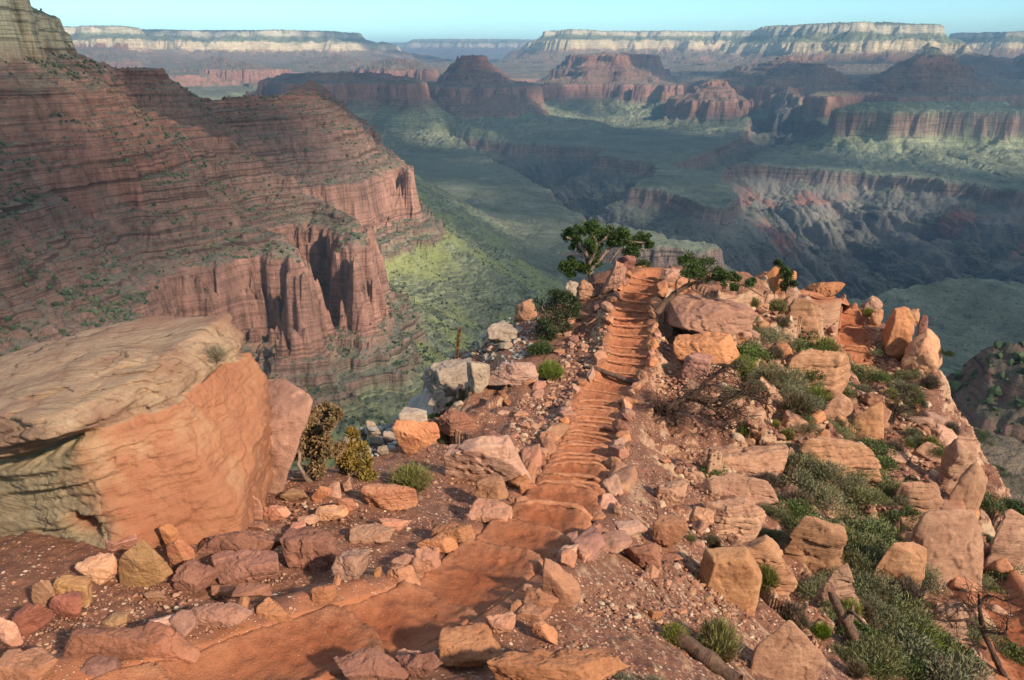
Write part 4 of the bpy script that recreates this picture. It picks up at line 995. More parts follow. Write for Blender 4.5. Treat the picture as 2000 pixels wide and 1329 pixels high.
def build_giant():
    """the giant tilted block on the left, a broken-off cap over a smooth red face, and its smaller neighbour"""
    U, F = ico(7)
    c = np.array([-3.98, 6.95, -3.90]); K = .80
    N = np.array([(.50, -.80, .26), (-.38, -.92, .06), (-.22, -.03, .97), (.90, -.15, .42), (.95, .1, -.05), (-.9, .1, .2), (.1, 1, .1), (0, 0, -1), (.62, -.2, .76), (.15, -.88, -.45), (-.55, -.65, .5)], float)
    N /= np.linalg.norm(N, axis=1)[:, None]
    D = np.array([1.17, 1.30, 1.10, 1.06, 1.36, 2.8, 1.5, 1.5, 1.20, 1.75, 2.2])
    V = U * polytope(U, N, D, 40)[:, None]
    # bedding: the beds dip down to the left; they stand out as steps on the left face and as fine lines on the right
    h = V[:, 2] - .30 * V[:, 0] + .10 * V[:, 1] + .06 * fbm3(V, .8, 5, 3)
    left = 1 - sstep(-.40, .50, V[:, 0] + .25 * V[:, 2])
    out = V.copy(); out[:, 2] *= .15; out /= np.linalg.norm(out, axis=1)[:, None]
    cap_line = .60 + .12 * n1(V[:, 0] * 2.2, 8) + .05 * n1(V[:, 0] * 7, 9)
    cap = sstep(-.03, .03, h - cap_line)
    q_ = 3.0 * fbm3(V * np.array([.45, 1.0, 1.6]), .9, 14, 4); terr = np.floor(q_) + sstep(.0, .10, q_ - np.floor(q_))
    d = cap * (-.03 + .27 * left) + terr * (.055 * cap + .022)
    d = d - .24 * np.exp(-((h - cap_line + .09) / .075) ** 2) * left * sstep(-.5, .3, fbm3(V, .9, 12, 2) + .35)
    st = n1(h * 7, 21) * .55 + n1(h * 17, 22) * .3 + n1(h * 41, 23) * .15
    lay = h * 5.5 + .45 * fbm3(V, .8, 24, 3) + 40; ix = np.floor(lay); fr = lay - ix
    lb = .5 * RND[(ix.astype(int) * 37) & 255] + .7 * fbm3(V + ix[:, None] * 3.1, .9, 27, 3) - .8 * (np.exp(-(fr / .09) ** 2) + np.exp(-((1 - fr) / .09) ** 2)) * sstep(-.3, .3, fbm3(V, 1.2, 28, 2))
    d = d + st * (.014 + .09 * left + .06 * cap) + lb * (.055 * left + .035 * cap + .008)
    ft = fbm3(V, 1.1, 31, 5)
    d = d + .030 * ft + .030 * (.3 - np.abs(fbm3(V, 3.2, 41, 5))) - .035 * np.exp(-(fbm3(V, .75, 47, 3) / .022) ** 2) + .009 * fbm3(V, 18, 45, 3)
    # long raking joints on the smooth face
    g = V[:, 2] * .80 - V[:, 0] * .60 + .04 * fbm3(V, 1.5, 51, 2)
    d = d - .030 * np.clip(n1(g * 9, 61) - .45, 0, 1) * (1 - left) * 2 - .016 * np.clip(n1(g * 27, 62) - .3, 0, 1) * (1 - left)
    # square pocket broken out low on the left face
    pk = np.exp(-(((V[:, 0] + .30) / .20) ** 4 + ((V[:, 2] + .50) / .15) ** 4))
    d = d - .26 * pk
    V = (V + out * d[:, None]) * K
    t = NT('giant_boulder_stone')
    pos = t.n('ShaderNodeTexCoord').outputs['Object']
    lf = t.attr('left'); cp = t.attr('cap')
    n1_ = t.noise(pos, 1.2, 6, .6); n2_ = t.noise(pos, 6, 7, .7); n3_ = t.noise(pos, 40, 5, .7)
    bed = t.noise(t.mapping(pos, (.8, .8, 22), rot=(0, -.30, 0)), 1, 7, .72, .35)
    rake = t.noise(t.mapping(pos, (1.0, 1.0, 26), rot=(.1, -.60, 0)), 1, 7, .74, .25)
    red = t.mix(t.rng(n1_, .35, .65), (0.260, 0.100, 0.050), (0.325, 0.142, 0.074))
    red = t.mix(t.math('MULTIPLY', t.rng(rake, .44, .32), .45), red, (0.12, 0.042, 0.025))
    red = t.mix(t.math('MULTIPLY', t.rng(rake, .57, .72), .3), red, (0.33, 0.185, 0.11))
    red = t.mix(t.math('MULTIPLY', t.rng(n2_, .55, .75), .45), red, (0.29, 0.085, 0.042))
    gry = t.mix(t.rng(n1_, .35, .65), (0.27, 0.195, 0.110), (0.37, 0.275, 0.155))
    gry = t.mix(t.math('MULTIPLY', t.rng(bed, .46, .34), .85), gry, (0.06, 0.036, 0.024))
    gry = t.mix(t.math('MULTIPLY', t.rng(n2_, .52, .70), .5), gry, (0.24, 0.22, 0.15))
    top = t.mix(t.rng(n2_, .35, .65), (0.27, 0.162, 0.098), (0.35, 0.235, 0.145))
    top = t.mix(t.math('MULTIPLY', t.rng(bed, .45, .35), .7), top, (0.20, 0.10, 0.06))
    tops = t.noise(t.mapping(pos, (1.1, 15, 6), rot=(0, 0, .55)), 1, 8, .72, .3)
    top = t.mix(t.math('MULTIPLY', t.rng(tops, .46, .36), .8), top, (0.11, 0.062, 0.038))
    top = t.mix(t.math('MULTIPLY', t.rng(tops, .54, .66), .5), top, (0.40, 0.30, 0.19))
    top = t.mix(t.rng(n1_, .48, .62), top, (0.225, 0.118, 0.075))
    c_ = t.mix(t.rng(t.math('ADD', lf, t.rng(n1_, .3, .7, -.45, .45)), .15, .80), red, gry)
    c_ = t.mix(t.rng(t.math('ADD', cp, t.rng(n2_, .3, .7, -.2, .2)), .3, .7), c_, top)
    c_ = t.mix(t.math('MULTIPLY', t.attr('pocket'), .8), c_, (0.36, 0.10, 0.045))
    c_ = t.mix(t.math('MULTIPLY', t.rng(n3_, .35, .65), .3), c_, t.mix(.5, c_, (0.12, 0.06, 0.04)))
    hh = t.math('ADD', t.math('MULTIPLY', t.mix(lf, t.math('MULTIPLY', rake, .35), bed), 1.5), t.math('ADD', t.math('MULTIPLY', n2_, .7), t.math('ADD', t.math('MULTIPLY', n3_, .25), t.math('MULTIPLY', t.math('MULTIPLY', tops, cp), 1.2))))
    m = t.done(c_, t.bump(hh, .9, .05))
    obj('boulder', mesh_from('boulder', V, F, True, dict(left=left, cap=cap, pocket=pk)), m, label='giant tilted sandstone boulder with overhanging pale cap and smooth red face', cat='boulder', loc=tuple(c))
    p = at_y(505, 828, 8.3)
    add_rock('boulder', (p[0], p[1] + .3, p[2] - .2), (.56, .8, .92), 77, 'b', 'pink', 'rough pinkish boulder leaning on the right side of the giant boulder', 'boulder', None, .3, 6, (0, .35))
    p = at_y(30, 1150, 5.6)
    add_rock('boulder', (p[0] - .3, p[1] + .9, p[2] - .38), (1.0, .5, .42), 78, 'l', 'olive', 'low dusty ledge under the left end of the giant boulder', 'boulder', None, .1, 6)

def protos(n, lv, styles, seed):
    out = []
    for i in range(n):
        st = styles[i % len(styles)]
        V, F = rock_shape(lv, (1, 1 * RNG.uniform(.7, 1), RNG.uniform(.5, .8)), seed + i, st, RNG.uniform(0, 3))
        out.append((st, V, F))
    return out
def build_edging():
    """the rows of stones that line the trail on both sides"""
    P = [(st, mesh_from('edging_stone', V, F, True)) for st, V, F in protos(18, 4, ['b', 's', 'w', 'b'], 900)]
    for st, me in P: me.materials.append(rock_mat('pink'))
    P2 = [(st, me.copy()) for st, me in P]
    for k, (st, me) in enumerate(P2): me.materials.clear(); me.materials.append(rock_mat(['orange', 'brown', 'tan'][k % 3]))
    r = np.random.default_rng(5); k = 0
    for side, nm in ((-1, 'left'), (1, 'right')):
        s = 0.0
        while s < TRAIL_S[-1] - .3:
            w_ = .12 + .27 * r.random() ** 1.3
            i = int(np.searchsorted(TRAIL_S, s)); i = min(i, len(TRAIL) - 1)
            p = TRAIL[i]; py = project(p)[1]
            asp = r.uniform(.55, .95)
            s += w_ * 1.6 + (r.uniform(.05, .6) if r.random() < .35 else 0)
            if py > (985 if side < 0 else 1085): continue
            if side < 0 and 740 < py < 790 and r.random() < .5: continue
            off = half_w(TRAIL_S[i]) + .14 + r.normal(0, .07)
            x = p[0] + side * TNOR[i][0] * off; y = p[1] + side * TNOR[i][1] * off
            st, me = (P2 if r.random() < .35 else P)[r.integers(18)]
            sec = 'steep middle steps' if py > 790 else ('upper steps' if py < 735 else 'wooden water bar')
            o = obj('edging_stone', me, label='pinkish edging stone in the row on the %s of the %s' % (nm, sec), cat='stone', group='edging stones, %s of the %s' % (nm, sec))
            hh = r.uniform(.6, 1.0)
            o.scale = (w_, w_ * asp, w_ * hh); o.rotation_euler = (r.normal(0, .2), r.normal(0, .2), math.atan2(TNOR[i][1], TNOR[i][0]) + math.pi / 2 + r.normal(0, .35))
            o.location = (x, y, float(gz(x, y)) + w_ * hh * .32); k += 1
    return k
def build_bend_stones():
    P = [(st, mesh_from('edging_stone', V, F, True)) for st, V, F in protos(8, 4, ['b', 's', 'w'], 1800)]
    for st, me in P: me.materials.append(rock_mat('pink'))
    r = np.random.default_rng(9)
    for side, nm in ((-1, 'left'), (1, 'right')):
        s = .6
        while s < 6.6:
            i = int(np.searchsorted(TRAIL_S, s)); p = TRAIL[i]; w_ = r.uniform(.05, .15); s += w_ * 2 + r.uniform(.1, .5)
            off = half_w(TRAIL_S[i]) + .12 + r.uniform(-.03, .16); x = p[0] + side * TNOR[i][0] * off; y = p[1] + side * TNOR[i][1] * off
            if project(p)[1] < 985: continue
            o = obj('edging_stone', P[r.integers(8)][1], label='small stone in the verge on the %s of the lower bend' % nm, cat='stone', group='small stones, %s verge of the lower bend' % nm)
            o.scale = (w_, w_ * r.uniform(.6, 1), w_ * r.uniform(.6, 1)); o.rotation_euler = (r.normal(0, .3), r.normal(0, .3), r.uniform(0, 6.28)); o.location = (x, y, float(gz(x, y)) + w_ * .3)
def build_steps():
    """the bars that hold each tread, bowed and half buried in trail dirt"""
    r = np.random.default_rng(12); t = NT('step_bar_dirt'); pos = t.n('ShaderNodeNewGeometry').outputs['Position']
    m = t.done(t.mix(t.rng(t.noise(pos, 12, 5, .7), .35, .65), (0.25, 0.088, 0.040), (0.40, 0.185, 0.100)), t.bump(t.noise(pos, 60, 4, .7), .6, .02))
    for T, S, L, NR, where in ((TRAIL, TRAIL_S, LIPS, TNOR, None), (TRAIL2, TRAIL2_S, LIPS2, TNOR2, 'far steps below the crest')):
        for sp, s in zip(L[:-2], L[1:-1]):
            i = int(np.searchsorted(S, s)); ip = min(int(np.searchsorted(S, sp)), len(T) - 1)
            if i >= len(T) - 12: continue
            p = T[i]; py = project(p)[1]
            if py > 1040 or (where and py < 590): continue
            hw = .72 if where else half_w(S[i]); n = 15; q = np.linspace(-.93, .93, n) + r.normal(0, .01, n); tan = np.array([-NR[i][1], NR[i][0]])
            bow = -.16 * q ** 2 + .05 + .05 * q * r.normal()
            x = p[0] + NR[i][0] * q * hw + tan[0] * bow; y = p[1] + NR[i][1] * q * hw + tan[1] * bow
            dz = T[min(i + 20, len(T) - 1), 2] - T[max(i - 20, 0), 2]
            fall = max(T[ip, 2] - p[2], 0) * .95 * (1 if where else np.interp(s, [4.2, 8.5], [.12, 1]))
            z = p[2] + fall * np.clip(1.15 * (1 - np.abs(q) ** 3), 0, 1) + (.005 if dz < 0 else .03) + .06 * np.abs(q) ** 3 - .04 * (1 - q ** 2) + r.normal(0, .006, n) + r.normal(0, .01)
            acc = Acc(); P = np.stack([x, y, z], 1); tube(acc, P - P[n // 2], .040 * r.uniform(.7, 1.2) * (1 + .2 * r.normal(size=n).clip(-1, 1)), 8, int(s * 10), .12)
            sec = where or ('steep middle steps' if py > 790 else 'upper steps')
            o = obj('step_bar', acc.mesh('step_bar', True), m, label='dirt-covered bar holding a tread of the %s' % sec, cat='step', group='bars of the %s' % sec); o.location = tuple(P[n // 2])
SCAT = [  # zone in the photograph, how many, sizes in its pixels, colours, styles, name, label, group
    ([(1330, 720), (1480, 600), (1560, 590), (1600, 720), (1680, 760), (1800, 740), (1870, 830), (1900, 1000), (1980, 1180), (1960, 1260), (1700, 1060), (1520, 900), (1380, 860)], 150, (16, 76), ['outcrop', 'outcrop', 'pink'], ['l', 's', 'l', 'r', 's'], 'outcrop_rock', 'weathered tan sandstone block standing out of the right flank', 'sandstone blocks on the right flank'),
    ([(1290, 690), (1330, 640), (1300, 1000), (1420, 1060), (1440, 1250), (1250, 1200), (1220, 1080)], 26, (16, 40), ['pink', 'pink', 'outcrop'], ['s', 'b'], 'loose_stone', 'loose pink stone on the bank right of the trail', 'loose stones right of the trail'),
    ([(1180, 540), (1195, 600), (1175, 700), (1120, 760), (1080, 840), (1000, 860), (960, 760), (1060, 690), (1130, 580)], 40, (14, 32), ['pink', 'brown', 'orange', 'tan'], ['b', 's'], 'loose_stone', 'loose stone on the rubble left of the upper trail', 'loose stones left of the upper trail'),
    ([(830, 700), (950, 640), (1010, 610), (1040, 660), (960, 740), (900, 800), (840, 800)], 26, (14, 40), ['grey', 'grey', 'tan'], ['b', 's', 'w'], 'scree_stone', 'pale grey stone of the rock slide on the left drop', 'grey stones of the rock slide'),
    ([(1220, 518), (1280, 522), (1335, 545), (1300, 545), (1240, 530), (1226, 545)], 16, (14, 28), ['pink', 'orange', 'red'], ['b', 's'], 'loose_stone', 'red stone in the low wall closing the trail head', 'stones walling the trail head'),
]
def in_poly(poly, r):
    P = np.array(poly, float)
    while True:
        x = r.uniform(P[:, 0].min(), P[:, 0].max()); y = r.uniform(P[:, 1].min(), P[:, 1].max())
        ins = False
        for (xa, ya), (xb, yb) in zip(P, np.roll(P, -1, 0)):
            if (ya > y) != (yb > y) and x < xa + (y - ya) * (xb - xa) / (yb - ya): ins = not ins
        if ins: return x, y
def build_scatter():
    pr = {}
    for st in 'blrsw':
        pr[st] = [rock_shape(4, (1, .85, {'b': .8, 'l': .75, 'r': .75, 's': .38, 'w': .8}[st]), 1200 + i * 7 + ord(st), st, i) for i in range(5)]
    cache = {}
    for zi, (poly, n, (a, b), cols, sts, nm, lab, grp) in enumerate(SCAT):
        r = np.random.default_rng(40 + zi)
        for _ in range(n):
            px, py = in_poly(poly, r); p = hit(px, py)
            if p is None: continue
            if 1285 < px < 1480 and 690 < py < 860: continue
            if 1570 < px < 1740 and 560 < py < 780: continue
            if polyline_near(TRAIL, np.array([p[0]]), np.array([p[1]]), 8)[0][0] < HALF_W + .3 or polyline_near(TRAIL2, np.array([p[0]]), np.array([p[1]]), 8)[0][0] < .8: continue
            st = sts[r.integers(len(sts))]; col = cols[r.integers(len(cols))]; j = int(r.integers(5))
            if (st, col, j) not in cache:
                me = mesh_from(nm, *pr[st][j], True); me.materials.append(rock_mat(col, st == 'l')); cache[(st, col, j)] = me
            m = (p[1] * CP - p[2] * SP) / PF; w_ = a * (b / a) ** (r.random() ** 1.4) * m / 2
            o = obj(nm, cache[(st, col, j)], label=lab, cat='rock', group=grp)
            o.scale = (w_ * r.uniform(.9, 1.3), w_, w_ * r.uniform(.8, 1.2)); nn = gnormal(p[0], p[1], .3)
            o.rotation_euler = (-nn[1] * .7 + r.uniform(-.15, .15), nn[0] * .7 + r.uniform(-.15, .15), r.uniform(-.6, .6) if st == 'l' else r.uniform(0, 6.28))
            o.location = (p[0], p[1], float(gz(p[0], p[1])) + w_ * (.12 if st == 's' else (.0 if nm == 'outcrop_rock' else .28)))
def build_gravel():
    """stone chips too many to count, one mesh each for the red ground and the grey slide"""
    zones = [([(1230, 1120), (1380, 1100), (1480, 1300), (1200, 1340), (1100, 1300), (1040, 1280), (1130, 1180)], 1700, (4, 17), 0), ([(1285, 650), (1330, 660), (1440, 760), (1330, 830), (1260, 790)], 800, (4, 13), 0), ([(1230, 830), (1320, 860), (1360, 1060), (1240, 1060), (1200, 960)], 500, (3, 10), 0),
             ([(120, 1150), (350, 1130), (400, 1230), (250, 1260), (30, 1290), (60, 1240)], 900, (3, 14), 0), ([(520, 940), (700, 950), (740, 1120), (560, 1140), (440, 1170), (560, 1060)], 600, (3, 11), 0), ([(1060, 760), (1190, 560), (1180, 700), (1110, 790), (1070, 920), (990, 860), (1010, 780)], 1500, (4, 15), 0),
             ([(1480, 600), (1620, 600), (1660, 740), (1780, 760), (1880, 900), (1960, 1120), (1700, 1050), (1480, 900)], 1400, (3, 12), 0), ([(1640, 600), (1720, 640), (1780, 800), (1700, 720)], 300, (4, 12), 0), ([(1330, 860), (1500, 930), (1500, 1130), (1700, 1250), (1500, 1320), (1350, 1100)], 1100, (4, 14), 0), ([(1340, 690), (1480, 600), (1600, 620), (1800, 740), (1900, 1000), (1960, 1200), (1700, 1100), (1480, 950), (1340, 820)], 700, (9, 30), 0), ([(1240, 1000), (1340, 900), (1440, 1180), (1300, 1160)], 160, (8, 26), 0), ([(860, 860), (1060, 850), (960, 1010), (800, 1080), (700, 1000)], 500, (3, 11), 0),
             ([(690, 840), (760, 830), (780, 870), (720, 900), (670, 880)], 140, (8, 26), 1), ([(840, 720), (1000, 620), (1060, 620), (1040, 690), (880, 790)], 500, (5, 16), 1), ([(1040, 1270), (640, 1340), (860, 1230), (1000, 1210)], 250, (3, 10), 0),
             ([(1100, 800), (1220, 800), (1190, 1000), (1100, 1120), (800, 1240), (500, 1329), (330, 1329), (700, 1160), (960, 1040)], 1300, (2, 8), 2)]
    pr = [rock_shape(2, (1, .8, .6), 1500 + i, 'b', i) for i in range(8)]
    for kind, nm, mats in ((0, 'gravel', ('pink', 'cream')), (1, 'scree', ('grey', 'grey'))):
        Vs, Fs, cs, n0 = [], [], [], 0
        r = np.random.default_rng(60 + kind)
        for poly, n, (a, b), k in zones:
            if k % 2 != kind: continue
            for _ in range(n):
                px, py = in_poly(poly, r)
                p = hit(px, py) if kind == 0 else hit_or(px, py)
                if p is None: continue
                if k == 0 and polyline_near(TRAIL, np.array([p[0]]), np.array([p[1]]), 8)[0][0] < HALF_W + (0 if r.random() < .06 else .12): continue
                m = (p[1] * CP - p[2] * SP) / PF; w_ = a * (b / a) ** (r.random() ** 2.4) * m / 2
                V, F = pr[r.integers(8)]
                V = rotz(rotx(V * np.array([1, r.uniform(.6, 1), r.uniform(.6, 1.1)]), r.uniform(-.5, .5)), r.uniform(0, 6.28)) * w_ + np.array([p[0], p[1], (float(gz(p[0], p[1])) if kind == 0 else p[2]) + w_ * .25])
                Vs.append(V); Fs.append(F + n0); n0 += len(V); cs.append(np.full(len(V), r.random()))
        t = NT('stone_chips_' + nm); ch = t.attr('chip'); pos = t.n('ShaderNodeNewGeometry').outputs['Position']
        if kind == 0: col = t.ramp(ch, [(0, (0.13, 0.052, 0.032)), (.3, (0.22, 0.095, 0.056)), (.65, (0.30, 0.148, 0.088)), (.85, (0.36, 0.215, 0.135)), (1, (0.42, 0.32, 0.215))])
        else: col = t.ramp(ch, [(0, (0.13, 0.125, 0.105)), (.5, (0.22, 0.21, 0.18)), (1, (0.32, 0.31, 0.27))])
        nz = t.noise(pos, 30, 4, .7); col = t.mix(t.math('MULTIPLY', t.rng(nz, .4, .7), .4), col, (0.20, 0.10, 0.07))
        obj(nm, mesh_from(nm, np.concatenate(Vs), np.concatenate(Fs), False, dict(chip=np.concatenate(cs))), t.done(col, t.bump(nz, .5, .02)), kind='stuff')
# ================================================================== plants
def leaf_mat(name, a, b, dry=None, rough=.7):
    t = NT(name); pos = t.n('ShaderNodeTexCoord').outputs['Object']; inf = t.n('ShaderNodeObjectInfo').outputs['Random']
    tone = t.attr('tone')
    c = t.mix(t.rng(tone, 0, 1), a, b)
    if dry is not None: c = t.mix(t.math('MULTIPLY', t.rng(t.noise(pos, 1.8, 3, .6), .45, .68), .8), c, dry)
    c = t.hsv(c, t.rng(inf, 0, 1, .485, .515), t.rng(inf, 0, 1, .85, 1.1), t.rng(t.math('FRACT', t.math('MULTIPLY', inf, 5.7)), 0, 1, .75, 1.25))
    t.b.inputs['Roughness'].default_value = rough
    return t.done(c)
def bark_mat(name, a, b):
    t = NT(name); pos = t.n('ShaderNodeNewGeometry').outputs['Position']
    n = t.noise(t.mapping(pos, (14, 14, 5)), 1, 6, .7, .5)
    return t.done(t.mix(t.rng(n, .35, .65), a, b), t.bump(n, .9, .03))
class Acc:
    def __init__(s): s.V, s.F3, s.F4, s.T, s.n = [], [], [], [], 0
    def add(s, V, F, tone=0.5):
        F = np.asarray(F, np.int32) + s.n
        (s.F4 if F.shape[1] == 4 else s.F3).append(F); s.V.append(V); s.n += len(V)
        s.T.append(np.full(len(V), tone) if np.isscalar(tone) else tone)
    def mesh(s, name, smooth=False):
        F = [np.concatenate(f) for f in (s.F3, s.F4) if f]
        return mesh_from(name, np.concatenate(s.V), F, smooth, dict(tone=np.concatenate(s.T)))
def tube(acc, P, rad, sides=7, seed=0, knot=.15):
    P = np.asarray(P, float); n = len(P); rad = np.atleast_1d(np.asarray(rad, float)); rad = np.interp(np.linspace(0, 1, n), np.linspace(0, 1, max(len(rad), 2)), rad if len(rad) > 1 else np.repeat(rad, 2))
    T = np.gradient(P, axis=0); T /= np.linalg.norm(T, axis=1)[:, None] + 1e-9
    up = np.array([.3, .2, .93]); r = np.random.default_rng(seed)
    A = np.cross(T, up); A /= np.linalg.norm(A, axis=1)[:, None] + 1e-9; B = np.cross(T, A)
    an = np.linspace(0, 2 * np.pi, sides, endpoint=False)
    rr = rad[:, None] * (1 + knot * r.normal(size=(n, sides)))
    V = P[:, None] + rr[..., None] * (np.cos(an)[None, :, None] * A[:, None] + np.sin(an)[None, :, None] * B[:, None])
    i = np.arange(n * sides).reshape(n, sides); j = np.roll(i, -1, 1)
    acc.add(V.reshape(-1, 3), np.stack([i[:-1], j[:-1], j[1:], i[1:]], -1).reshape(-1, 4), .5)
def bend(P, k=6, jit=.0, r=None):
    """a smooth path through a few points"""
    P = np.asarray(P, float)
    for _ in range(2):
        Q = [P[0]]
        for a, b in zip(P[:-1], P[1:]): Q += [.75 * a + .25 * b, .25 * a + .75 * b]
        P = np.array(Q + [P[-1]])
    if jit and r is not None: P[1:-1] += r.normal(0, jit, P[1:-1].shape)
    return P
def blades(n, base, tip, width, r, tone=None):
    """n narrow blades from base to tip points (n,3): tapered quads"""
    d = tip - base; s = np.cross(d, r.normal(size=(n, 3))); s /= np.linalg.norm(s, axis=1)[:, None] + 1e-9
    w_ = np.asarray(width).reshape(-1, 1) * np.ones((n, 1)); mid = base + d * .55 + s * w_ * .3
    V = np.stack([base - s * w_ * .35, base + s * w_ * .35, mid + s * w_ * .5, tip, mid - s * w_ * .5], 1).reshape(-1, 3)
    i = np.arange(n)[:, None] * 5
    F4 = i + np.array([[0, 1, 2, 4]]); F3 = i + np.array([[4, 2, 3]])
    t = np.repeat(r.random(n) if tone is None else tone, 5)
    return V, F4, F3, t
def add_blades(acc, *a, **k):
    V, F4, F3, t = blades(*a, **k)
    n0 = acc.n; acc.V.append(V); acc.T.append(t); acc.F4.append((F4 + n0).astype(np.int32)); acc.F3.append((F3 + n0).astype(np.int32)); acc.n += len(V)
def bush_mesh(kind, seed, n=None):
    """unit bushes: radius about 1, standing on z = 0"""
    r = np.random.default_rng(seed); acc = Acc()
    lobes = [(r.normal(0, .38, 2), r.uniform(.5, .8), r.uniform(.6, 1.0)) for _ in range(6)]
    if kind in ('sage', 'leafy', 'dark'):
        n = n or 4400
        li = r.integers(0, 6, n); u = r.normal(size=(n, 3)); u /= np.linalg.norm(u, axis=1)[:, None]; u[:, 2] = np.abs(u[:, 2])
        q = r.random(n) ** .45
        cen = np.array([[l[0][0], l[0][1], .12] for l in lobes])[li]; rad = np.array([l[1] for l in lobes])[li]; hh = np.array([l[2] for l in lobes])[li]
        c = cen + u * (q * rad)[:, None] * np.stack([np.ones(n), np.ones(n), hh], 1)
        d = u + r.normal(0, .55, (n, 3)) + np.array([0, 0, .35]); d /= np.linalg.norm(d, axis=1)[:, None]
        L = (.105 if kind == 'sage' else .085) * r.uniform(.6, 1.4, n)
        add_blades(acc, n, c, c + d * L[:, None], (.021 if kind == 'sage' else .040) * r.uniform(.7, 1.3, n), r)
        for _ in range(16):
            e = c[r.integers(n)]; tube(acc, bend([np.array([r.normal(0, .06), r.normal(0, .06), -.1]), e * .5 + r.normal(0, .06, 3), e]), np.linspace(.022, .006, 9), 4, 1)
    else:                                                         # broom: stems fanning up from the root
        n = n or 1500
        az = r.uniform(0, 2 * np.pi, n); sp = r.beta(1.6, 1.5, n) * 1.12; L = r.uniform(.65, 1.15, n) * (1.05 - .25 * sp)
        b0 = np.stack([r.normal(0, .10, n), r.normal(0, .10, n), np.full(n, -.05)], 1)
        d = np.stack([np.sin(sp) * np.cos(az), np.sin(sp) * np.sin(az), np.cos(sp)], 1)
        a = r.uniform(.1, .7, n)[:, None]
        c0 = b0 + d * a * L[:, None]; d2 = d + r.normal(0, .22, (n, 3)) + np.array([0, 0, .18]); d2 /= np.linalg.norm(d2, axis=1)[:, None]
        add_blades(acc, n, c0, c0 + d2 * ((1 - a[:, 0]) * L)[:, None] * .8, .016 * r.uniform(.7, 1.4, n), r)
        add_blades(acc, n // 3, b0[:n // 3], c0[:n // 3], .014, r, tone=np.zeros(n // 3))
        m_ = n
        c1 = c0 + d2 * (r.random(n) * (1 - a[:, 0]) * L)[:, None] * .7; d3 = d2 + r.normal(0, .5, (n, 3)); d3 /= np.linalg.norm(d3, axis=1)[:, None]
        add_blades(acc, n, c1, c1 + d3 * .16, .014, r)
    return acc.mesh('bush')
LM = {}
def leaf_mats():
    LM['sage'] = leaf_mat('sage_leaf', (0.088, 0.096, 0.042), (0.185, 0.180, 0.082), (0.17, 0.12, 0.06))
    LM['broom'] = leaf_mat('broom_stem', (0.085, 0.088, 0.020), (0.21, 0.195, 0.045), (0.21, 0.135, 0.055))
    LM['lime'] = leaf_mat('fresh_stem', (0.075, 0.105, 0.012), (0.19, 0.225, 0.030))
    LM['brown'] = leaf_mat('dry_twig', (0.085, 0.058, 0.034), (0.17, 0.12, 0.068), (0.08, 0.070, 0.036))
    LM['leafy'] = leaf_mat('green_leaf', (0.045, 0.066, 0.016), (0.115, 0.145, 0.038), (0.085, 0.08, 0.024))
    LM['dark'] = leaf_mat('dark_leaf', (0.016, 0.028, 0.009), (0.050, 0.070, 0.020))
    LM['needle'] = leaf_mat('juniper_needle', (0.016, 0.030, 0.008), (0.060, 0.088, 0.018))
    LM['rust'] = leaf_mat('rusty_needle', (0.125, 0.072, 0.024), (0.26, 0.155, 0.052), (0.13, 0.105, 0.034))
    LM['straw'] = leaf_mat('straw', (0.20, 0.15, 0.075), (0.32, 0.26, 0.14))
    LM['bark'] = bark_mat('juniper_bark', (0.10, 0.065, 0.045), (0.24, 0.165, 0.12))
    LM['dead'] = bark_mat('dead_wood', (0.045, 0.026, 0.018), (0.165, 0.092, 0.058))
    LM['snag'] = bark_mat('dark_dead_wood', (0.020, 0.012, 0.009), (0.085, 0.047, 0.030))
    LM['grey'] = bark_mat('grey_wood', (0.10, 0.085, 0.07), (0.30, 0.26, 0.21))
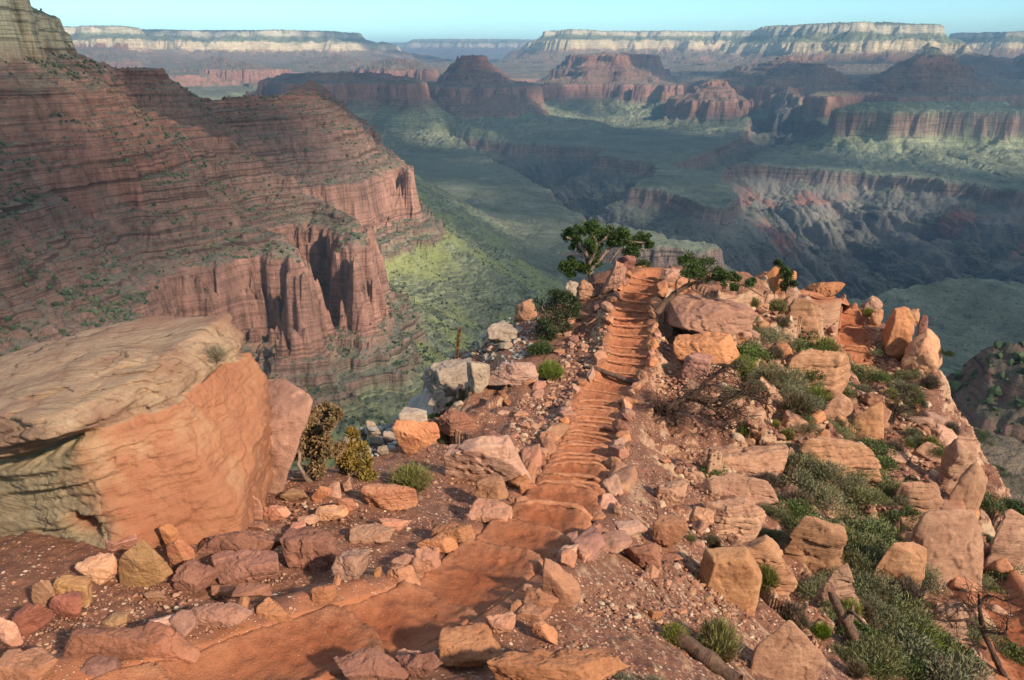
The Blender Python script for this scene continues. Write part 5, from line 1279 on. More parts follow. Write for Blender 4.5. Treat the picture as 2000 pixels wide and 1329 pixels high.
BUSHES = [  # centre x, foot y, width, kind
    (1461, 632, 34, 'sage'), (1471, 600, 26, 'broom'), (1520, 612, 40, 'broom'), (1527, 642, 34, 'brown'), (1466, 690, 44, 'sage'), (1496, 668, 54, 'sage'), (1522, 676, 46, 'sage'), (1540, 682, 36, 'sage'), (1517, 706, 42, 'brown'), (1559, 714, 38, 'sage'),
    (1580, 690, 48, 'leafy'), (1615, 696, 52, 'broom'), (1638, 706, 34, 'sage'), (1680, 744, 52, 'sage'), (1448, 734, 60, 'lime'), (1524, 750, 56, 'sage'), (1426, 776, 36, 'sage'), (1592, 800, 62, 'lime'), (1559, 818, 72, 'brown'), (1545, 774, 40, 'sage'),
    (1457, 852, 40, 'lime'), (1643, 772, 28, 'sage'), (1632, 850, 32, 'sage'), (1660, 840, 28, 'sage'), (1664, 822, 26, 'sage'), (1538, 860, 32, 'broom'), (1772, 736, 36, 'sage'), (1786, 782, 36, 'broom'), (1818, 760, 36, 'brown'), (1820, 880, 38, 'broom'),
    (1772, 698, 30, 'dark'), (1697, 618, 26, 'broom'), (1527, 900, 40, 'sage'), (1559, 900, 32, 'sage'), (1723, 884, 44, 'leafy'), (1748, 892, 42, 'brown'), (1716, 912, 40, 'leafy'), (1600, 940, 70, 'sage'), (1640, 950, 60, 'sage'),
    (1500, 956, 46, 'brown'), (1508, 1010, 38, 'sage'), (1508, 1060, 40, 'sage'), (1496, 1150, 60, 'broom'), (1488, 1120, 44, 'sage'), (1394, 1070, 36, 'brown'), (1594, 985, 80, 'sage'), (1640, 970, 60, 'sage'), (1737, 970, 58, 'sage'), (1790, 968, 46, 'leafy'), (1769, 1026, 48, 'leafy'), (1835, 1056, 36, 'dark'),
    (1680, 1055, 70, 'sage'), (1728, 1060, 60, 'leafy'), (1748, 1090, 62, 'broom'), (1650, 1090, 66, 'sage'), (1696, 1120, 80, 'sage'), (1650, 1130, 56, 'sage'), (1690, 1180, 84, 'sage'), (1762, 1190, 80, 'sage'), (1600, 1170, 60, 'sage'), (1625, 1215, 56, 'sage'), (1740, 1230, 90, 'sage'), (1790, 1280, 110, 'lime'), (1735, 1290, 80, 'leafy'),
    (1881, 952, 40, 'broom'), (1930, 1000, 46, 'leafy'), (1960, 1078, 36, 'dark'), (1923, 1098, 40, 'brown'), (1955, 1132, 56, 'leafy'), (1909, 1165, 54, 'sage'), (1604, 1250, 44, 'lime'), (1560, 1240, 60, 'brown'), (1820, 1335, 120, 'sage'), (1720, 1330, 90, 'sage'), (1880, 1325, 100, 'leafy'), (1980, 1310, 60, 'leafy'), (1318, 1260, 56, 'broom'), (1545, 1215, 50, 'brown'),
    (1845, 690, 20, 'dark'), (1712, 690, 20, 'sage'), (1740, 790, 40, 'broom'), (870, 860, 30, 'sage'), (860, 812, 36, 'dark'), (900, 786, 30, 'sage'), (1055, 690, 40, 'dark'), (1392, 928, 30, 'leafy'), (1350, 1060, 22, 'broom'), (1985, 1010, 40, 'dark'), (1960, 1175, 50, 'leafy'), (1900, 1250, 60, 'sage'), (1240, 1335, 50, 'sage'), (1672, 905, 34, 'sage'), (1600, 880, 26, 'broom'), (1785, 870, 30, 'sage'), (1850, 1110, 34, 'sage'), (1700, 985, 40, 'sage'), (420, 705, 44, 'straw')]
BLAB = {'sage': 'grey-green sage shrub', 'broom': 'olive broom-like shrub', 'brown': 'dry brownish shrub', 'lime': 'bright green shrub', 'leafy': 'leafy green shrub', 'dark': 'small dark green shrub', 'straw': 'tuft of straw-coloured brush'}
def seen(px, py):
    """the first surface built so far behind a pixel of the photograph"""
    bpy.context.view_layer.update(); dg = bpy.context.evaluated_depsgraph_get()
    d = Vector([float(q) for q in ray(px, py)]).normalized(); o = Vector((0, 0, 0))
    for _ in range(6):
        ok, loc, n, i, ob, mw = SC.ray_cast(dg, o, d)
        if not ok: break
        if ob.get('kind') not in ('stuff',): return np.array(loc)
        o = loc + d * .01
    return at_y(px, py, 20.0)
def more_bushes():
    r = np.random.default_rng(91); out = []
    for poly, n, ks in (([(1450, 640), (1560, 650), (1700, 760), (1640, 900), (1760, 1000), (1800, 1150), (1900, 1325), (1640, 1325), (1640, 1100), (1520, 1000), (1500, 860), (1420, 700)], 70, ['sage', 'sage', 'sage', 'broom', 'brown', 'leafy']),
                        ([(1700, 700), (1820, 740), (1880, 900), (1960, 1100), (1900, 1120), (1760, 930)], 16, ['sage', 'broom', 'brown', 'leafy']), ([(1560, 1060), (1700, 1040), (1860, 1300), (1680, 1325)], 26, ['sage', 'sage', 'leafy', 'broom'])):
        for _ in range(n):
            x, y = in_poly(poly, r); out.append((x, y, r.uniform(20, 46) * (1 + .5 * (y > 1000)), ks[r.integers(len(ks))]))
    return out
def build_bushes():
    pr = {k: [bush_mesh('broom' if k in ('broom', 'lime', 'brown', 'straw') else k, 300 + 10 * i + len(k)) for i in range(4)] for k in BLAB}
    for k, l in pr.items():
        for me in l: me.materials.append(LM[k])
    r = np.random.default_rng(8)
    for i, (px, py, w_, k) in enumerate(BUSHES + more_bushes()):
        if k == 'straw': p = seen(px, py); m = (p[1] * CP - p[2] * SP) / PF
        else:
            p = hit_or(px, py); m = (p[1] * CP - p[2] * SP) / PF
        R_ = w_ * m / 2 * 1.55
        where = 'on the right flank' if px > 1420 else ('beside the trail bank' if px > 1150 else 'on the left drop')
        zone = 'near the crest' if py < 720 else ('halfway down' if py < 980 else 'low down')
        lab = BLAB[k] + (' %s %s' % (zone, where) if k != 'straw' else ' growing on the shoulder of the giant boulder')
        o = obj('shrub', pr[k][i % 4], label=lab, cat='shrub', group='%ss %s %s' % (BLAB[k], zone, where))
        o.location = (p[0], p[1] + R_ * .25, p[2] - R_ * .05); o.rotation_euler = (r.uniform(-.12, .12), r.uniform(-.12, .12), r.uniform(0, 6.28))
        f = .98 if k in ('sage', 'dark', 'leafy') else 1.05
        o.scale = (R_ * f, R_ * f, R_ * r.uniform(.95, 1.25))
    # a few larger ones, each with its own stems
    for px, py, w_, hgt, k, lab in ((1405, 1292, 128, 1.15, 'broom', 'big olive broom shrub at the bottom, beside the fallen log'), (1076, 742, 78, .80, 'lime', 'bright lime green shrub next to the layered overhanging rock'),
                                    (800, 962, 132, .62, 'broom', 'low tan and olive shrub behind the pale-topped overhanging rock')):
        p = hit_or(px, py); m = (p[1] * CP - p[2] * SP) / PF; R_ = w_ * m / 2
        root = obj('shrub', None, label=lab, cat='shrub'); root.location = (p[0], p[1] + R_ * .3, p[2] - .03); root.scale = (R_, R_, R_ * hgt * 1.25)
        o = obj('foliage', bush_mesh('broom', 970 + px, 5200), LM[k], root)
        a = Acc(); rr = np.random.default_rng(px)
        for _ in range(22):
            e = np.array([rr.normal(0, .42), rr.normal(0, .42), rr.uniform(.4, .8)]); tube(a, bend([np.array([rr.normal(0, .05), rr.normal(0, .05), -.1]), e * .45 + rr.normal(0, .05, 3), e]), np.linspace(.022, .006, 9), 5, 1)
        obj('stems', a.mesh('stems'), LM['dead'], root)
def px_pts(L, Y, r=None, jy=.0):
    return np.array([at_y(q[0], q[1], Y + (r.normal(0, jy) if r is not None and jy else 0)) for q in L])
def twigs(acc, P, r, n, L, rad, depth=2):
    """crooked side twigs along a branch path"""
    for _ in range(n):
        a = P[r.integers(len(P) // 3, len(P))]; d = r.normal(size=3); d[2] = d[2] * .6 + .15; d /= np.linalg.norm(d); l = L * r.uniform(.5, 1.2)
        Q = bend([a, a + d * l * .5 + r.normal(0, .12 * l, 3), a + d * l + r.normal(0, .2 * l, 3)])
        tube(acc, Q, np.linspace(rad, rad * .35, len(Q)), 4, 1)
        if depth > 1: twigs(acc, Q, r, 3, L * .5, rad * .55, depth - 1)
def clump(acc, c, rad, r, n=260, size=.075, flat=.8):
    u = r.normal(size=(n, 3)); u /= np.linalg.norm(u, axis=1)[:, None]; q = r.random(n) ** .5
    p = c + u * (q * rad)[:, None] * np.array([1, 1, flat]); d = u * .7 + r.normal(0, .6, (n, 3)) + np.array([0, 0, .25]); d /= np.linalg.norm(d, axis=1)[:, None]
    L = size * r.uniform(.6, 1.3, n)
    add_blades(acc, n, p, p + d * L[:, None], L * .42, r)
def px_tree(name, Y, limbs, clumps, label, seed, leaf='needle', bark='bark', dens=1.0, group=None, cat='tree', jy=.18, tw=5, size=None, flat=.8):
    """a tree: limbs are (points in the photograph, thickness at both ends in its pixels), clumps (x, y, radius)"""
    r = np.random.default_rng(seed); m = Y * 1.05 / PF
    base = at_y(limbs[0][0][0][0], limbs[0][0][0][1], Y)
    root = obj(name, None, label=label, cat=cat, group=group); root.location = tuple(base)
    tr = Acc(); cr = Acc(); tips = []
    for L, (ra, rb) in limbs:
        P = px_pts(L, Y) - base; P[1:, 1] += r.normal(0, jy, len(P) - 1)
        Q = bend(P, jit=.006, r=r); tube(tr, Q, np.linspace(ra * m, rb * m, len(Q)), 9, seed, .12); tips.append(Q)
        twigs(tr, Q, r, tw, .30 * m / .021, .010 * m / .021, 2)
    allp = np.concatenate(tips)
    for q in clumps:
        c = at_y(q[0], q[1], Y) - base; c[1] += r.normal(0, jy * 1.6); R_ = q[2] * m * 1.12
        k = allp[np.argmin(((allp - c) ** 2).sum(1))]
        Q = bend([k, (k + c) / 2 + r.normal(0, .08 * R_, 3), c]); tube(tr, Q, np.linspace(.02, .008, len(Q)) * m / .021, 5, seed)
        for _ in range(4):
            e = c + r.normal(0, .5, 3) * R_; Q2 = bend([(k + c) / 2, c + r.normal(0, .1, 3) * R_, e]); tube(tr, Q2, np.linspace(.009, .004, len(Q2)) * m / .021, 4, seed)
            clump(cr, e, R_ * .55, r, int(95 * dens), size or .085 * m / .021, flat)
        clump(cr, c, R_ * .95, r, int(150 * dens), size or .085 * m / .021, flat)
    obj('trunk', tr.mesh('trunk', True), LM[bark], root)
    if clumps: obj('crown', cr.mesh('crown'), LM[leaf], root)
    return root
def build_trees():
    Yt = float(hit_or(1175, 572)[1]) + .5
    px_tree('juniper_tree', Yt, [([(1156, 552), (1152, 530), (1150, 512), (1141, 488), (1124, 472), (1106, 464)], (6.5, 2)), ([(1151, 514), (1160, 492), (1164, 468), (1150, 448)], (4.5, 1.5)), ([(1152, 528), (1172, 508), (1188, 490), (1210, 474), (1242, 473), (1264, 475)], (4, 1.2)),
        ([(1152, 535), (1138, 524), (1120, 526), (1102, 520)], (3, 1)), ([(1190, 512), (1203, 494), (1210, 487)], (2.2, 1.2)), ([(1164, 480), (1182, 462), (1190, 455)], (2.5, 1))],
        [(1147, 448, 15), (1130, 455, 13), (1112, 462, 12), (1163, 452, 16), (1181, 458, 16), (1150, 468, 17), (1126, 478, 11), (1174, 478, 17), (1196, 464, 13), (1210, 456, 11), (1216, 471, 13), (1236, 474, 13), (1255, 472, 11), (1269, 479, 8), (1232, 490, 11), (1160, 494, 13), (1100, 521, 11), (1116, 516, 11), (1131, 522, 11), (1110, 532, 8), (1146, 524, 11), (1168, 516, 9), (1196, 480, 10)],
        'round dark green juniper with a forked grey trunk at the trail head', 21, dens=1.7)
    px_tree('juniper_tree', Yt + 2.0, [([(1232, 540), (1234, 520), (1245, 505)], (3, 1))], [(1238, 498, 11), (1252, 510, 10), (1226, 494, 9), (1262, 520, 8), (1245, 522, 9), (1234, 512, 9)], 'small olive juniper behind the crest, right of the round tree', 22, dens=.9)
    Y2 = float(hit_or(1286, 614)[1]) - .55
    px_tree('juniper_tree', Y2, [([(1284, 610), (1300, 590), (1322, 572), (1344, 556), (1368, 542)], (7.5, 3)), ([(1322, 572), (1318, 556), (1322, 546)], (3, 1)), ([(1344, 556), (1340, 542), (1346, 526)], (3, 1.2)), ([(1366, 543), (1392, 545), (1418, 549), (1440, 556), (1462, 562), (1490, 580)], (3.5, .8)), ([(1350, 562), (1366, 572), (1380, 580)], (2.4, .8)), ([(1440, 556), (1436, 570), (1452, 574)], (1.6, .6)), ([(1362, 556), (1378, 550), (1384, 545)], (2.2, 1))],
        [(1340, 513, 15), (1350, 525, 17), (1364, 529, 16), (1384, 521, 15), (1394, 530, 11), (1374, 541, 11), (1409, 536, 11), (1420, 545, 13), (1440, 548, 12), (1456, 546, 9), (1333, 506, 8), (1430, 558, 7), (1338, 530, 10)],
        'leaning juniper with a bare slanting brown trunk over the slab', 23, bark='dead', dens=1.5)
    Y3 = float(hit_or(1100, 662)[1]) + .5
    px_tree('juniper_tree', Y3, [([(1092, 668), (1090, 640), (1086, 605)], (5, 2)), ([(1090, 645), (1112, 615), (1122, 590)], (3, 1.2)), ([(1090, 648), (1066, 620), (1058, 600)], (3, 1.2))],
        [(1086, 590, 20), (1104, 582, 18), (1122, 592, 14), (1070, 602, 18), (1092, 610, 20), (1115, 612, 16), (1062, 628, 16), (1082, 634, 18), (1102, 634, 16), (1056, 648, 14), (1074, 654, 14), (1126, 604, 10), (1090, 572, 10)], 'dense dark juniper on the left drop below the trail head', 24, dens=1.2, leaf='dark')
    Y4 = float(hit_or(1512, 582)[1]) + 1.2
    px_tree('juniper_tree', Y4, [([(1536, 572), (1534, 550), (1528, 528)], (2.5, 1))], [(1529, 527, 10), (1538, 540, 10), (1545, 552, 8), (1524, 518, 7), (1534, 558, 8), (1546, 536, 6)], 'small upright juniper behind the pointed boulder on the crest', 25)
    Y5 = float(hit_or(612, 944)[1]) + .15
    px_tree('juniper_bush', Y5, [([(612, 948), (606, 915), (594, 880), (588, 850)], (6, 2)), ([(612, 946), (620, 910), (634, 870), (650, 830)], (5, 1.5)), ([(612, 946), (610, 905), (614, 865), (616, 835)], (5, 1.5)), ([(608, 930), (590, 905), (576, 880)], (3, 1))],
        [(586, 850, 20), (600, 828, 18), (624, 834, 16), (646, 826, 11), (656, 806, 8), (620, 866, 22), (592, 884, 18), (640, 876, 18), (576, 872, 15), (606, 812, 11), (628, 900, 14), (634, 850, 15), (612, 846, 18), (652, 812, 7)], 'brownish half dry juniper bush with a bare forked stem, beside the boulders', 26, leaf='rust', dens=1.5, jy=.12, size=.055, flat=1.1)
    px_tree('juniper_bush', Y5 + .5, [([(690, 945), (688, 910), (680, 880)], (4, 1.5)), ([(690, 943), (702, 905), (708, 885)], (3, 1)), ([(688, 938), (668, 910), (660, 895)], (3, 1))],
        [(680, 876, 17), (700, 884, 16), (664, 892, 15), (690, 905, 18), (712, 904, 13), (668, 918, 14), (700, 925, 15), (684, 856, 9), (722, 922, 10)], 'lower rusty juniper bush right of the forked one', 27, leaf='rust', dens=1.4, jy=.12, size=.055, flat=1.1)
def dead(name, Y, limbs, label, seed, bark='dead', tw=10, L=.5, cat='dead tree', rad=.012, jy=.15):
    r = np.random.default_rng(seed); m = Y * 1.08 / PF; base = at_y(*limbs[0][0][0], Y); acc = Acc(); tw_ = Acc()
    for P0, (ra, rb) in limbs:
        P = px_pts(P0, Y) - base; P[1:, 1] += r.normal(0, jy, len(P) - 1)
        Q = bend(P, jit=.25 * rb * m, r=r); tube(acc, Q, np.linspace(ra * m, rb * m, len(Q)), 9, seed, .22)
        if tw: twigs(tw_, Q, r, tw, L, rad, 3)
    if tw_.V:
        root = obj(name, None, label=label, cat=cat); root.location = tuple(base)
        for V_, F_, T_ in zip(tw_.V, tw_.F4, tw_.T): acc.V.append(V_); acc.F4.append(F_ + acc.n); acc.T.append(T_)
        acc.n += tw_.n
        obj('trunk', acc.mesh('trunk', True), LM[bark], root)
    else:
        root = obj(name, acc.mesh(name, True), LM[bark], label=label, cat=cat); root.location = tuple(base)
    return root
def build_dead():
    Y = float(hit_or(1300, 816)[1]) - .75
    dead('dead_snag', Y, [([(1296, 800), (1312, 790), (1328, 784), (1352, 777), (1384, 780), (1414, 780), (1446, 772), (1464, 756)], (10, 3)), ([(1345, 778), (1368, 760), (1388, 744), (1412, 728), (1424, 716)], (6.5, 2)), ([(1316, 790), (1314, 806), (1322, 838)], (5, 2.5)), ([(1360, 780), (1392, 796), (1420, 820), (1432, 842)], (4, 1)), ([(1384, 781), (1420, 800), (1452, 812)], (3, 1)), ([(1450, 768), (1470, 776), (1490, 790)], (2, .7)), ([(1300, 798), (1290, 806), (1296, 812)], (5, 2))],
         'fallen twisted dead snag with many bare twigs, right of the steps', 31, bark='snag', L=.62, tw=22, rad=.019)
    Y = float(hit_or(1745, 830)[1])
    dead('dead_shrub', Y, [([(1742, 836), (1738, 806), (1726, 782), (1716, 764)], (4, 1)), ([(1742, 832), (1752, 800), (1764, 778)], (3.5, 1)), ([(1741, 820), (1758, 806), (1776, 796)], (2.5, .8)), ([(1740, 822), (1722, 808), (1706, 800)], (2.5, .8))], 'bare dark thicket of dead branches in the middle of the right flank', 32, bark='snag', L=.6, tw=14, cat='dead shrub', rad=.018)
    Y = float(hit_or(1960, 1322)[1]) if hit(1960, 1322) is not None else 8.8
    dead('dead_tree', Y, [([(1972, 1345), (1962, 1318), (1938, 1278), (1921, 1232), (1913, 1182), (1896, 1144)], (9, 2)), ([(1916, 1226), (1892, 1216), (1874, 1217), (1846, 1203)], (4, 1.2)), ([(1921, 1232), (1948, 1221), (1962, 1200)], (4, 1.2)), ([(1926, 1268), (1898, 1262), (1866, 1258), (1852, 1266)], (3.5, 1)), ([(1914, 1186), (1932, 1168), (1944, 1150)], (3, 1)), ([(1912, 1180), (1894, 1172), (1880, 1176)], (3, 1))], 'tall twisted dead tree in the bottom right corner', 33, bark='snag', L=.40, tw=13, rad=.010)
    Y = float(hit_or(1668, 1275)[1])
    dead('tree_stump', Y, [([(1668, 1282), (1660, 1250), (1654, 1220), (1646, 1192)], (22, 8)), ([(1668, 1270), (1690, 1280), (1706, 1300), (1716, 1330)], (12, 5)), ([(1664, 1266), (1640, 1262), (1622, 1258)], (10, 4)), ([(1668, 1280), (1668, 1310), (1676, 1335)], (10, 5)), ([(1660, 1232), (1676, 1220), (1688, 1216)], (8, 3)), ([(1655, 1215), (1664, 1200), (1668, 1188)], (7, 2))], 'rotten dark red stump with splayed roots, lower right', 34, tw=0, cat='stump')
    p0, p1 = hit_or(1308, 1246), hit_or(1440, 1345)
    acc = Acc(); P = np.linspace(p0, p1, 14); P[:, 2] += .07; P[4:9, 2] += .015
    tube(acc, P - P[0], .085 * (1 + .12 * np.sin(np.arange(14))), 12, 5, .06)
    o = obj('fallen_log', acc.mesh('fallen_log', True), LM['dead'], label='weathered brown log lying beside the big broom shrub', cat='log'); o.location = tuple(P[0])
    # water bar: log laid across the trail where the upper steps begin
    a, b = at_z(1150, 716, -9.52), at_z(1250, 752, -9.72)
    acc = Acc(); P = np.linspace(a, b, 10); tube(acc, P - a, .085, 10, 6, .06)
    o = obj('water_bar', acc.mesh('water_bar', True), LM['dead'], label='wooden water bar laid slantwise across the trail', cat='log'); o.location = tuple(a)
    # flower stalk of a century plant
    p = hit_or(886, 752); base = at_y(886, 750, p[1]); top = at_y(898, 640, p[1])
    root = obj('agave', None, label='tall thin dry agave flower stalk standing on the left drop', cat='agave'); root.location = tuple(base)
    acc = Acc(); P = bend([np.zeros(3), (top - base) * .5 + np.array([-.03, 0, 0]), top - base]); tube(acc, P, np.linspace(.035, .02, len(P)), 7, 1); obj('stalk', acc.mesh('stalk', True), LM['dead'], root)
    acc = Acc(); r = np.random.default_rng(3); n = 700; q = .35 + .65 * r.random(n); c = np.outer(q, top - base); an = r.uniform(0, 6.28, n); d = np.stack([np.cos(an), np.sin(an), r.uniform(.2, 1, n)], 1)
    add_blades(acc, n, c, c + d * .085, .04, r); obj('seed_pods', acc.mesh('seed_pods'), LM['rust'], root)
    acc = Acc(); n = 60; an = r.uniform(0, 6.28, n); el = r.uniform(.2, 1.3, n); d = np.stack([np.cos(an) * np.cos(el), np.sin(an) * np.cos(el), np.sin(el)], 1); add_blades(acc, n, d * .03, d * r.uniform(.25, .4, (n, 1)), .05, r); obj('leaves', acc.mesh('leaves'), LM['broom'], root)
    # grass tuft at the bottom edge
    p = hit_or(575, 1330); acc = Acc(); n = 90; an = r.uniform(0, 6.28, n); sp = r.uniform(0, .6, n); d = np.stack([np.sin(sp) * np.cos(an), np.sin(sp) * np.sin(an), np.cos(sp)], 1); b = np.stack([r.normal(0, .03, n), r.normal(0, .03, n), np.zeros(n)], 1)
    add_blades(acc, n, b, b + d * r.uniform(.08, .2, (n, 1)), .007, r)
    o = obj('grass_tuft', acc.mesh('grass_tuft'), LM['lime'], label='small green grass tuft at the bottom edge of the trail', cat='grass tuft'); o.location = tuple(p)
def build_scrub(heights):
    """pinyon and juniper dotted over the canyon slopes, far too many to count"""
    rr, az, Z = heights
    r = np.random.default_rng(77); U, F = ico(1)
    def zat(x, y):
        a = np.arctan2(x, y); q = np.hypot(x, y)
        i = np.clip((a - az[0]) / (az[1] - az[0]), 0, len(az) - 1.001).astype(int); j = np.clip(np.searchsorted(rr, q) - 1, 0, len(rr) - 2)
        t = np.clip((q - rr[j]) / (rr[j + 1] - rr[j]), 0, 1)
        return Z[i, j] * (1 - t) + Z[i, j + 1] * t, np.abs(Z[i, j + 1] - Z[i, j]) / (rr[j + 1] - rr[j])
    pts = []
    for (a0, a1), (r0, r1), n, (s0, s1) in (((-44, 4), (430, 2100), 60000, (.6, 2.9)), ((-20, 40), (1100, 3000), 14000, (.8, 2.2)), ((27, 42), (180, 330), 1500, (.4, 1.9))):
        a = np.radians(r.uniform(a0, a1, n)); q = r0 * (r1 / r0) ** r.random(n); x, y = q * np.sin(a), q * np.cos(a)
        z, sl = zat(x, y); den = fbm2(x / 90, y / 90, 800, 3) if r0 > 400 else fbm2(x / 25, y / 25, 800, 3)
        ok = (sl < 1.1) & (den * 1.3 + .25 + .3 * r.random(n) > r.random(n) * .9)
        s_ = s0 * (s1 / s0) ** (r.random(n) ** 2)
        pts.append(np.stack([x, y, z, s_], 1)[ok])
    P = np.concatenate(pts); n = len(P)
    V = U[None] * (1 + .35 * r.normal(size=(n, len(U), 1)).clip(-1, 1)) * (P[:, None, 3:4] * np.array([1, 1, .95])) + P[:, None, :3] + np.array([0, 0, 1]) * P[:, None, 3:4] * .55
    Fa = F[None] + (np.arange(n) * len(U))[:, None, None]
    t = NT('scrub_green'); tone = t.attr('tone')
    m = t.done(t.mix(tone, (0.025, 0.040, 0.020), (0.075, 0.095, 0.045)))
    obj('scrub', mesh_from('scrub', V.reshape(-1, 3), Fa.reshape(-1, 3).astype(np.int32), False, dict(tone=np.repeat(r.random(n), len(U)))), m, kind='stuff')

def build_slope_shrubs(heights):
    rr, az, Z = heights; r = np.random.default_rng(78)
    pr = [bush_mesh('dark', 700 + i, 500) for i in range(4)]
    for me in pr: me.materials.append(LM['dark'])
    for i in range(150):
        a = radians_u(r, 29.5, 41); q = r.uniform(52, 112); x, y = q * math.sin(a), q * math.cos(a)
        ii = int((a - az[0]) / (az[1] - az[0])); jj = int(np.searchsorted(rr, q)); z = float(Z[ii, jj]); s_ = .35 * 4.0 ** (r.random() ** 2)
        o = obj('shrub', pr[i % 4], label='dark green shrub on the red slope beyond the right flank', cat='shrub', group='shrubs on the red slope beyond the right flank')
        o.location = (x, y, z - .05); o.scale = (s_, s_, s_ * r.uniform(.8, 1.2)); o.rotation_euler = (0, 0, r.uniform(0, 6.28))
def radians_u(r, a, b): return math.radians(r.uniform(a, b))
# ================================================================== air
def build_haze():
    x0, x1, y0, y1, zb, zt = -46000, 46000, -1500, 47000, -1300, 760
    V = np.array([(x, y, z) for z in (zb, zt) for x, y in ((x0, y0), (x1, y0), (x1, y1), (x0, y1))], float)
    F = np.array([(3, 2, 1, 0), (4, 5, 6, 7), (0, 1, 5, 4), (1, 2, 6, 5), (2, 3, 7, 6), (3, 0, 4, 7)], np.int32)
    m = bpy.data.materials.new('haze_air'); m.use_nodes = True; t = m.node_tree
    for n in list(t.nodes): t.nodes.remove(n)
    v = t.nodes.new('ShaderNodeVolumePrincipled'); o = t.nodes.new('ShaderNodeOutputMaterial')
    v.inputs['Color'].default_value = (0.46, 0.74, 1.0, 1); v.inputs['Density'].default_value = HAZE
    v.inputs['Anisotropy'].default_value = 0.1
    t.links.new(v.outputs[0], o.inputs['Volume'])
    obj('haze', mesh_from('haze', V, F, False), m, kind='stuff')
HAZE = 4.8e-5

# a broken deck of thin cloud above the canyon, out of the picture: its gaps are the sunny patches
SUNNY = [  # px, py, depth, rx (m), ry (m)
    (420, 100, 11800, 4200, 4600), (60, 110, 12500, 2800, 3200), (640, 140, 11000, 1900, 2700), (430, 160, 9400, 1700, 900), (760, 130, 11500, 1500, 2200),
    (1150, 130, 9400, 1400, 650), (1290, 180, 8700, 480, 800), (1350, 215, 7900, 620, 480), (1040, 120, 12500, 2600, 2200),
    (1250, 75, 14500, 3400, 2200), (1480, 90, 13000, 1500, 1700), (1740, 80, 12200, 1600, 1300), (1900, 80, 15000, 2500, 1600), (1480, 135, 9800, 600, 500), (1620, 178, 7000, 330, 200), (1560, 150, 10200, 700, 500),
    (890, 275, 6300, 380, 330), (1330, 462, 2980, 380, 260), (1650, 375, 4600, 560, 420), (1950, 300, 5000, 560, 420), (1780, 290, 5300, 420, 260), (900, 372, 3900, 300, 170), (1100, 215, 8000, 500, 260),
    (-120, 600, 100, 270, 330), (960, 155, 8200, 260, 160), (640, 190, 9000, 500, 220), (800, 190, 7300, 150, 150), (705, 590, 1250, 230, 430), (1700, 120, 10000, 1100, 700), (1560, 205, 6700, 480, 200), (1450, 190, 7700, 420, 260), (1640, 400, 4200, 560, 330), (1270, 365, 3900, 330, 120), (1060, 300, 5200, 420, 130), (1000, 440, 3050, 300, 110), (760, 480, 1750, 200, 240)]
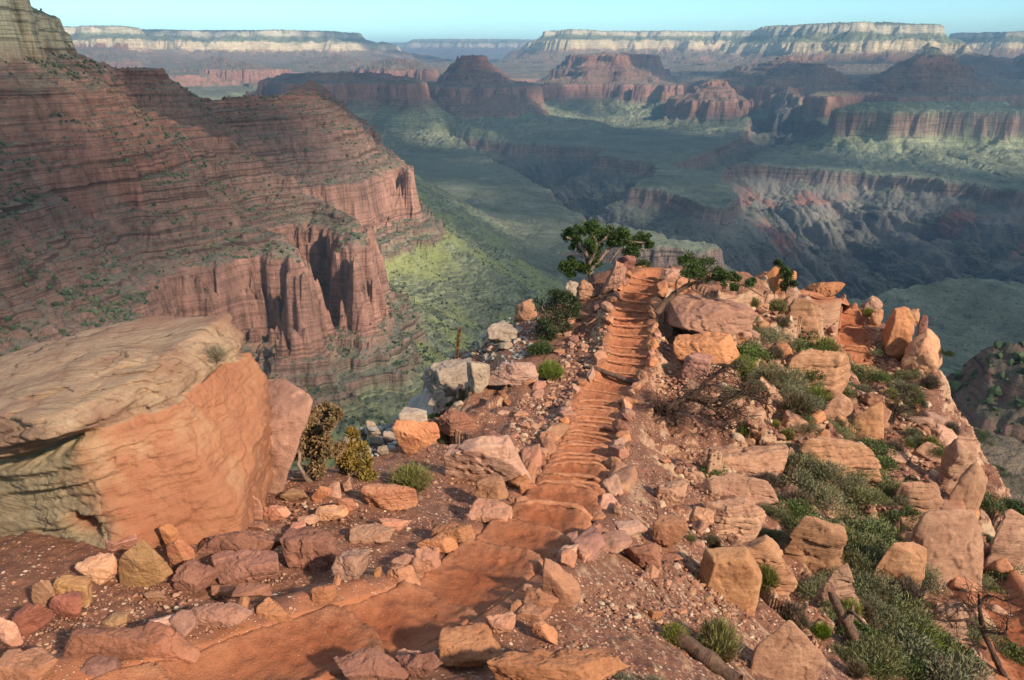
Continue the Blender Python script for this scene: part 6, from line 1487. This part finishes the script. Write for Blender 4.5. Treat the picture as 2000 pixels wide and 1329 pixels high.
def build_clouds():
    H = 2700.0; k = H / SUN[2]
    step = 110.0
    gx = np.arange(-9000, 20000, step); gy = np.arange(-6000, 16500, step)
    X, Y = np.meshgrid(gx, gy, indexing='ij')
    GX = X - SUN[0] * k; GY = Y - SUN[1] * k                    # where its shadow lands at camera level
    lit = np.full(X.shape, -1.0)
    wob = fbm2(X / 900, Y / 900, 700, 4) * .55
    for px, py, D, rx, ry in SUNNY:
        p = at_y(px, py, D); hz = p[2] / SUN[2]
        cx, cy = p[0] - SUN[0] * hz, p[1] - SUN[1] * hz
        q = 1 - np.hypot((GX - cx) / rx, (GY - cy) / ry)
        lit = np.maximum(lit, q)
    m = (lit + wob * np.where(lit > -.5, .5, .2)) < 0
    far = fbm2(X / 2600, Y / 2600, 720, 3) > .75
    m &= ~far
    # the deck is full of small holes over the left wall, where the light is soft
    holes = np.random.default_rng(5).random(X.shape) < .08 * sstep(-1500, -900, GX) * (1 - sstep(150, 500, GX)) * sstep(300, 600, GY) * (1 - sstep(2300, 3200, GY)) + .05
    m &= ~holes
    n = len(gx), len(gy)
    th = 60 + 140 * np.clip(-lit, 0, 1.5) * (1 + .6 * fbm2(X / 500, Y / 500, 730, 3))
    zt = H + th + 60 * fbm2(X / 300, Y / 300, 740, 3); zb = H - .25 * th + 30 * fbm2(X / 400, Y / 400, 750, 3)
    V = np.concatenate([np.stack([X, Y, zb], -1).reshape(-1, 3), np.stack([X, Y, zt], -1).reshape(-1, 3)])
    F = grid_faces(*n); cm = (m[:-1, :-1] & m[1:, :-1] & m[1:, 1:] & m[:-1, 1:])
    N = n[0] * n[1]; keep = cm.ravel()
    bot = F[keep][:, ::-1]; top = F[keep] + N
    I = np.arange(N).reshape(n); sides = []
    pad = np.zeros((cm.shape[0] + 2, cm.shape[1] + 2), bool); pad[1:-1, 1:-1] = cm
    for (di, dj, a, b) in ((-1, 0, (0, 1), (0, 0)), (1, 0, (1, 0), (1, 1)), (0, -1, (0, 0), (1, 0)), (0, 1, (1, 1), (0, 1))):
        e = cm & ~pad[1 + di:1 + di + cm.shape[0], 1 + dj:1 + dj + cm.shape[1]]
        i, j = np.nonzero(e)
        p = I[i + a[0], j + a[1]]; q = I[i + b[0], j + b[1]]
        sides.append(np.stack([p, q, q + N, p + N], -1))
    F = np.concatenate([bot, top] + sides).astype(np.int32)
    u, inv = np.unique(F, return_inverse=True)
    mt = bpy.data.materials.new('cloud_vapour'); mt.use_nodes = True; t = mt.node_tree
    for nn in list(t.nodes): t.nodes.remove(nn)
    tr = t.nodes.new('ShaderNodeBsdfTransparent'); tl = t.nodes.new('ShaderNodeBsdfTranslucent'); mx = t.nodes.new('ShaderNodeMixShader'); o = t.nodes.new('ShaderNodeOutputMaterial')
    tl.inputs['Color'].default_value = (.60, .68, .80, 1); mx.inputs[0].default_value = CLOUD_OPACITY
    t.links.new(tr.outputs[0], mx.inputs[1]); t.links.new(tl.outputs[0], mx.inputs[2]); t.links.new(mx.outputs[0], o.inputs['Surface'])
    obj('clouds', mesh_from('clouds', V[u], inv.reshape(-1, 4).astype(np.int32), True), mt, kind='stuff')
CLOUD_OPACITY = 0.64     # each of the two skins
import time
_t = time.time()
build_haze(); build_clouds()
CANYON = build_canyon(); print('canyon', time.time() - _t)
build_ridge(); print('ridge', time.time() - _t)
TM = trail_mat()
LIPS, TNOR = build_trail('trail', TRAIL, TRAIL_S, HALF_W, TM, .62, 1)
LIPS2, TNOR2 = build_trail('trail', TRAIL2, TRAIL2_S, .72, TM, .8, 2)
build_trail('trail', TRAIL3, TRAIL3_S, .6, TM, .7, 3)
build_giant(); build_heroes(); print('heroes', time.time() - _t)
build_edging(); build_bend_stones(); build_steps(); build_scatter(); print('scatter', time.time() - _t)
build_gravel(); print('gravel', time.time() - _t)
leaf_mats(); build_bushes(); print('bushes', time.time() - _t)
build_trees(); build_dead(); print('trees', time.time() - _t)
build_scrub(CANYON); build_slope_shrubs(CANYON); print('done', time.time() - _t)
